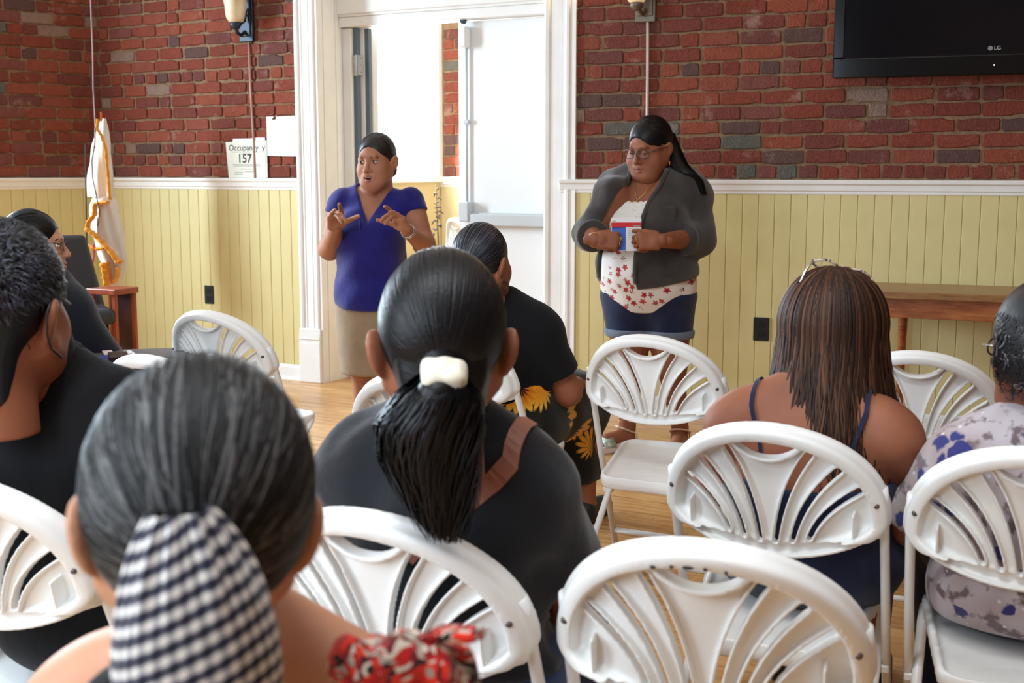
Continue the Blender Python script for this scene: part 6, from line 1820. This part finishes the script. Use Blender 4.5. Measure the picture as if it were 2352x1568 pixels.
V, F = head_sdf(.0034, fat=1.0).net(HM); g.add(V, F)
W2L = Mi.to_3x3()
V, F = hand_geo(-1, [(72, 78, 45), (78, 82, 45), (80, 82, 45), (82, 80, 45)], (-2, 0, 2, 4), (28, 24), s=1.06)
hmR = hand_matrix(wR, W2L @ Vector((0.86, -0.12, -0.02)), W2L @ Vector((0.10, 0.92, -0.40))); g.add(V, F, M=hmR)
V, F = hand_geo(1, [(70, 76, 45), (76, 80, 45), (80, 82, 45), (80, 80, 45)], (-2, 0, 2, 4), (26, 24), s=1.06)
hmL = hand_matrix(wL, W2L @ Vector((-0.92, -0.10, 0.0)), W2L @ Vector((-0.10, 0.93, -0.38))); g.add(V, F, M=hmL)
g.obj('body', M_skinB, p2, True)
face_bits(p2, HM, (M_eyew, M_iris, M_skinB, M_browd, M_lipd, M_pupil), gaze=(0.05, -.35), lid=.95, brow=.9)
# floral tank top with crochet yoke
m = MT('floral_top', rough=.85, spec=.2, sheen=.2)
sp = m.nd('ShaderNodeSeparateXYZ', i_Vector=m.co())
fl2 = m.nd('ShaderNodeMapping', i_Vector=m.co(), i_Scale=(1, .25, 1)).outputs[0]
vr = m.nd('ShaderNodeTexVoronoi', i_Vector=fl2, i_Scale=26.0, i_Randomness=.8)
dv = m.nd('ShaderNodeVectorMath', operation='SUBTRACT', i_0=fl2, i_1=vr.outputs['Position']); se = m.nd('ShaderNodeSeparateXYZ', i_Vector=dv.outputs[0])
ang = m.math('ARCTAN2', se.outputs[2], se.outputs[0])
nz = m.noise(60, 3)
dd = m.math('ADD', vr.outputs['Distance'], m.math('ADD', m.math('MULTIPLY', m.math('SINE', m.math('MULTIPLY', ang, 5.0)), .07), m.math('MULTIPLY', m.math('SUBTRACT', nz, .5), .36)))
flower = m.ramp(dd, [(0.0, srgb(120, 20, 34)), (0.10, srgb(206, 44, 58)), (0.22, srgb(226, 106, 100)), (0.275, srgb(54, 56, 66)), (0.325, srgb(238, 234, 230))], 'CONSTANT')
holes = m.math('GREATER_THAN', m.vor(90, m.scaled(1, .3, 1.1)), 0.22)
croc = m.mix(holes, srgb(206, 196, 188), srgb(240, 236, 230))
m.col(m.mix(m.math('GREATER_THAN', sp.outputs[2], 1.045), flower, croc)); m.bump(m.math('MULTIPLY', m.vor(90), m.math('GREATER_THAN', sp.outputs[2], 1.045)), .35, .006)
TKK = ('pel', 'bel', 'wai', 'che', 'bL', 'bR')
S = SDF((-0.34, -0.26, 0.60), (0.34, 0.32, 1.32), .0075)
for k in TKK: S.u(infl(P[k], .016), .045)
S.u(ell((.11, .06, 1.12), (.10, .10, .10)), .03)
S.noise(.0025, 26, 3)
S.cut(custom(lambda x, y, z: np.minimum(np.maximum(-.07 - x, x - .26), z - .90) + 0 * y), .003)
S.cut(custom(lambda x, y, z: 0.690 + 0.75 * x * x - 0.06 * y - z), .004)
S.cut(custom(lambda x, y, z: z - (1.196 + np.minimum(1.6 * (x - .03) ** 2, .10) + .004 * np.sin(x * 230)) + 0 * y), .004)
V, F = S.net(); G().add(V, F).obj('floral_top', m.m, p2, True)
# cardigan, open at the front
S = SDF((-0.46, -0.30, 0.74), (0.46, 0.34, 1.44), .0085)
for k in ('bel', 'wai', 'che', 'bL', 'bR', 'yoke', 'trapL', 'trapR', 'shR', 'shL'): S.u(infl(P[k], .024), .05)
S.u(ell((0, -.01, .88), (.232, .19, .16)), .06)
for s_, e_, w_, r0 in ((sR, eR, wR, .086), (sL, eL, wL, .090)):
    S.u(cone(tuple(s_), tuple(e_), .082, r0 - .006), .035); S.u(cone(tuple(e_), lerp3(e_, w_, .42), r0 - .006, .066, capb=True), .03)
S.noise(.0050, 24, 17)
zz = [.70, .80, 1.0, 1.10, 1.19, 1.27, 1.36]; x0 = [.012, .005, .0, -.008, -.035, -.075, -.10]; x1 = [.205, .205, .195, .172, .130, .085, .07]
def opening(x, y, z):
    a = np.interp(z, zz, x0); b = np.interp(z, zz, x1)
    return np.maximum(np.maximum(a - x, x - b), .03 - y)
S.sub(custom(opening), .006)
S.sub(ell((0, .0, 1.345), (.078, .085, .075)), .01)
S.cut(custom(lambda x, y, z: .815 + .15 * np.abs(x) - .08 * y - z), .005)
V, F = S.net(); M_card2 = cloth('dark_grey_knit', (64, 60, 58), .18, 10, 300, .92, .35, .6); card_ = G().add(V, F).obj('cardigan', M_card2, p2, True)
TKC = ('bel', 'wai', 'che', 'bL', 'bR', 'yoke', 'trapL', 'trapR')
def front_y(x_, z_, grow):
    yv = np.linspace(0.5, -.2, 281).astype(np.float32); d = np.full(281, 9., np.float32)
    for k in TKC:
        q = P[k][0](np.full(281, x_, np.float32), yv, np.full(281, z_, np.float32)) - grow
        h_ = np.maximum(.05 - np.abs(d - q), 0) / .05; d = np.minimum(d, q) - h_ * h_ * .05 / 4
    i = int(np.argmax(d < 0)) if (d < 0).any() else 200
    return float(yv[i])
for xs in (x0, x1):
    T = [(float(np.interp(z, zz, xs)), front_y(float(np.interp(z, zz, xs)), z, .024), z) for z in np.linspace(1.345, .83, 26)]
    G().tube(T, .013, 8, sq=.5).obj('cardigan_facing', M_card2, card_, True)
c0 = front_y(-.13, 1.16, .026); pk = G().box((-.165, c0 - .01, 1.11), (-.085, c0 + .004, 1.18), .006); pk.obj('chest_pocket', M_card2, card_)
for s_, e_, w_ in ((sR, eR, wR), (sL, eL, wL)):
    a = Vector(lerp3(e_, w_, .34)); b = Vector(lerp3(e_, w_, .46))
    G().tube([a, a.lerp(b, .5), b], [.073, .076, .070], 20).obj('rolled_cuff', M_card2, card_, True)
# denim shorts with turned-up hems
V, F = body_net({k: P[k] for k in ('pel', 'bel', 'tR', 'tL')}, grow=.009, k=.04, h=.009, cuts=(halfspace((0, 0, .590), (0, 0, -1)), halfspace((0, 0, .775), (0, 0, 1)))); shorts_ = G().add(V, F).obj('denim_shorts', M_navy, p2, True)
for k in ('tR', 'tL'):
    V, F = body_net({k: P[k]}, grow=.020, h=.008, cuts=(halfspace((0, 0, .560), (0, 0, -1)), halfspace((0, 0, .597), (0, 0, 1)))); G().add(V, F).obj('turned_hem', cloth('pale_denim', (112, 120, 136), .15, 16, 420), shorts_, True)
# hair: sleek crown, long lengths over her left shoulder and behind
g = G()
HRb = np.array(HAIRR) * 1.03
V, F = hair_base(HAIRC, HRb, HM, subs=(ell((0.012, 0.104, -0.042), (0.078, 0.085, 0.112)), ell((-.088, .012, -.006), (.022, .03, .036))), cuts=(halfspace((0, 0, -.075), (0, .3, -1)),), extra=(cone((0, -.06, -.02), (-.02, -.07, -.10), .062, .05),))
g.add(V, F, tint=.2); g2 = G(); pulled_back(g2, HAIRC, HRb, (-.25, -.85, -.45), n=1000, width=.0042, tint=(.05, .8), front=.60, span=115, rnd=np.random.default_rng(51)); merge(g, g2, HM)
Q = lambda *a: HM @ Vector(a)
b0 = Q(-.04, -.08, -.04)
path = [L(1528, 305, 5.74), L(1542, 345, 5.72), L(1556, 378, 5.66), L(1580, 398, 5.62), L(1604, 414, 5.62), L(1618, 448, 5.62)]
falling(g, None, path, 900, 14, .0045, (.040, .046, .044, .034, .018, .006), np.random.default_rng(5), tint=(.05, .7), wave=.006)
path = [Q(.05, -.06, .0), Q(.075, -.045, -.07), Q(.085, -.05, -.13), Q(.08, -.06, -.19)]
falling(g, None, path, 220, 12, .004, (.02, .016, .012, .006), np.random.default_rng(6), tint=(.05, .7), wave=.005)
g.obj('hair', M_hblack, p2, True)
# spectacles, jewellery
M_frame = plain('dark_spectacle', (50, 36, 34), .3)
for s in (-1, 1):
    RIM = [(s * (.034 + .0265 * math.cos(a) * (1 - .06 * math.sin(a))), .110 - .010 * (math.cos(a) * 1.0 + 1) * .5 if 1 else 0, .003 + .019 * math.sin(a)) for a in np.linspace(0, 2 * math.pi, 25)]
    G().tube([HM @ Vector(q) for q in RIM], .0022, 8).obj('spectacle_rim', M_frame, p2, True)
    c_ = Vector((s * .034, .106, .003))
    G().add([HM @ c_] + [HM @ Vector(q) for q in RIM[:-1]], [(0, i, i % 24 + 1) for i in range(1, 25)]).obj('lens', M_glass, p2)
    G().tube([HM @ Vector(q) for q in ((s * .060, .101, .008), (s * .078, .05, .012), (s * .087, -.01, .010))], .002, 6).obj('spectacle_arm', M_frame, p2, True)
    c_ = HM @ Vector((s * .088, -.008, -.050)); gold_ring(p2, c_ + Vector((0, 0, -.012)), (1, .4, 0), .012, .0022, M_gold_j, 'hoop_earring')
G().tube([HM @ Vector(q) for q in ((-.009, .1085, .008), (0, .112, .010), (.009, .1085, .008))], .002, 6).obj('spectacle_bridge', M_frame, p2, True)
def chain(pts, name='necklace'):
    T = []
    for i in range(len(pts) - 1):
        for k in range(8):
            f = k / 8; x_ = pts[i][0] + (pts[i + 1][0] - pts[i][0]) * f; z_ = pts[i][1] + (pts[i + 1][1] - pts[i][1]) * f
            T.append((x_, front_y(x_, z_, .003), z_))
    G().tube(T, .0022, 6).obj(name, M_gold_j, p2, True); return T
T = chain([(.06, 1.345), (.048, 1.28), (.03, 1.215), (.022, 1.205)]); chain([(.022, 1.205), (.0, 1.225), (-.04, 1.275), (-.07, 1.33)])
G().ball(Vector(T[-1]) + Vector((0, .004, -.014)), (.006, .004, .014), 0, 10, 8).obj('pendant', M_gold_j, p2, True)
TT = [(x_, front_y(x_, z_, .0012), z_) for x_, z_ in ((.098, 1.236), (.088, 1.240), (.078, 1.234), (.07, 1.240), (.062, 1.235), (.07, 1.229), (.08, 1.227), (.09, 1.231), (.098, 1.236))]
G().tube(TT, .0022, 6).obj('tattoo', plain('tattoo_ink', (96, 66, 54), .6), p2, True)
for hm, sd in ((hmR, -1), (hmL, 1)):
    for q in ((sd * .0105, .108, .000), (sd * -.0095, .104, .000)): gold_ring(p2, hm @ Vector(q), hm.to_3x3() @ Vector((0, 1, -.5)), .0108, .002, M_gold_j)
gold_ring(p2, Vector(wR) + (Vector(eR) - Vector(wR)).normalized() * .01, Vector(wR) - Vector(eR), .034, .0022, M_gold_j, 'bracelet')
gold_ring(p2, Vector(aR) + Vector((0, 0, .03)), (0, .1, 1), .043, .0022, M_gold_j, 'anklet')
# platform sandals
M_sole = plain('white_sole', (226, 214, 206), .5); m = MT('glitter', rough=.25, metal=.7); m.col(m.ramp(m.vor(260, out='Color'), [(0.2, srgb(150, 196, 190)), (0.6, srgb(216, 236, 230)), (.9, srgb(244, 240, 220))])); m.bump(m.vor(260), .8, .004); M_glit = m.m
M_strapg = plain('pale_gold_strap', (224, 196, 172), .35, metal=.3)
for n, a, t in (('R', aR, tR_), ('L', aL, tL_)):
    A = Vector(a); A.z = 0; T = Vector(t); T.z = 0; D = T - A; dl = D.length; D.normalize(); side = Vector((D.y, -D.x, 0))
    FM = Matrix(((side.x, D.x, 0, A.x), (side.y, D.y, 0, A.y), (0, 0, 1, 0), (0, 0, 0, 1)))
    S = SDF((-.06, -.08, -.01), (.06, dl + .05, .08), .005)
    y_ = S.ax[1][None, :, None]; x_ = S.ax[0][:, None, None]; z_ = S.ax[2][None, None, :]
    wv = .036 + .010 * np.clip((y_ - .02) / .1, 0, 1); ln = (dl + .085) / 2; yc = (dl - .045) / 2
    qx = np.abs(x_) - wv + .03; qy = np.abs(y_ - yc) - ln + .03
    o_ = np.sqrt(np.maximum(qx, 0) ** 2 + np.maximum(qy, 0) ** 2) + np.minimum(np.maximum(qx, qy), 0) - .03
    zt = .050 - .018 * np.clip((y_ + .02) / dl, 0, 1)
    S.d = np.maximum(np.maximum(o_, z_ - zt), -z_).astype(np.float32)
    S.sub(ell((0, .03, 0), (.09, .045, .012)), .004)
    sd_ = empty('dummy') if False else None
    V, F = S.net(FM); sole_ = G().add(V, F).obj('sandal_sole', M_sole, p2, True)
    bt = dl * .62
    T_ = [FM @ Vector((.044 * math.cos(q), bt, .034 + .052 * math.sin(q))) for q in np.linspace(0, math.pi, 13)]
    G_ = G(); V = []; F = []
    for q, pnt in enumerate(np.linspace(0, math.pi, 15)):
        for e in (-1, 1):
            for rr_ in (.0, .004): V.append(FM @ Vector(((.046 + rr_) * math.cos(pnt), bt + e * .032 + .012 * math.sin(pnt), .032 + (.044 - e * .008 + rr_) * math.sin(pnt))))
    for q in range(14):
        b = q * 4
        for i0, i1 in ((0, 1), (1, 3), (3, 2), (2, 0)): F.append((b + i0, b + i1, b + 4 + i1, b + 4 + i0))
    G_.add(V, F).obj('toe_band', M_glit, sole_, True)
    ring_ = [FM @ Vector((.047 * math.cos(q), .052 * math.sin(q) + .008, .098 + .022 * math.sin(q))) for q in np.linspace(0, 2 * math.pi, 21)]
    G().tube(ring_, .0075, 8, sq=.6).obj('ankle_strap', M_strapg, sole_, True)
    for sx in (-1, 1): G().tube([FM @ Vector((sx * .045, -.02, .088)), FM @ Vector((sx * .044, -.03, .045))], .006, 8, sq=.6).obj('heel_strap', M_strapg, sole_, True)
# the booklet she holds
bA, bB, bC, bD = (pt(*q) for q in ((1404, 553, 5.435), (1473, 553, 5.43), (1474, 497, 5.44), (1405, 500, 5.445)))
ex = (bB - bA); bw = ex.length; ex.normalize(); ez = (bD - bA); ez = (ez - ex * ez.dot(ex)); bh = ez.length; ez.normalize(); ey = ez.cross(ex)
BM = Matrix((ex, ey, ez)).transposed().to_4x4(); BM.translation = bA
bk = empty('booklet', BM, 'white booklet with red banner and blue picture held by the standing woman', 'booklet')
G().box((0, 0, -.045), (bw, .006, bh), .001).obj('pages', M_paper, bk)
cv = G().box((0, -.0016, -.045), (bw, 0, bh * .80)); cv = cv.obj('cover', plain('cover_white', (244, 242, 244), .4), bk)
G().box((0, -.0022, bh * .60), (bw, -.0014, bh * .80)).obj('banner', plain('banner_red', (214, 40, 44), .4), cv)
G().box((0.002, -.0022, -.043), (bw * .48, -.0014, bh * .57)).obj('picture', plain('picture_blue', (62, 112, 208), .4), cv)
G().prism([(0.002, bh * .52), (bw * .48, bh * .57), (bw * .48, bh * .60), (0.002, bh * .60)], -.0026, -.0018).obj('picture_edge', plain('picture_violet', (88, 50, 130), .4), cv)
ln_ = G()
for k in range(7): ln_.box((bw * .56, -.0022, bh * (.52 - .075 * k)), (bw * (.92 - .05 * (k % 3)), -.0014, bh * (.52 - .075 * k) + .0016))
ln_.box((bw * .74, -.0027, bh * .625), (bw * .96, -.0020, bh * .67)); ln_.box((.004, -.0022, bh * .84), (bw * .14, -.0012, bh * .875))
ln_.obj('small_print', M_greyink, cv)
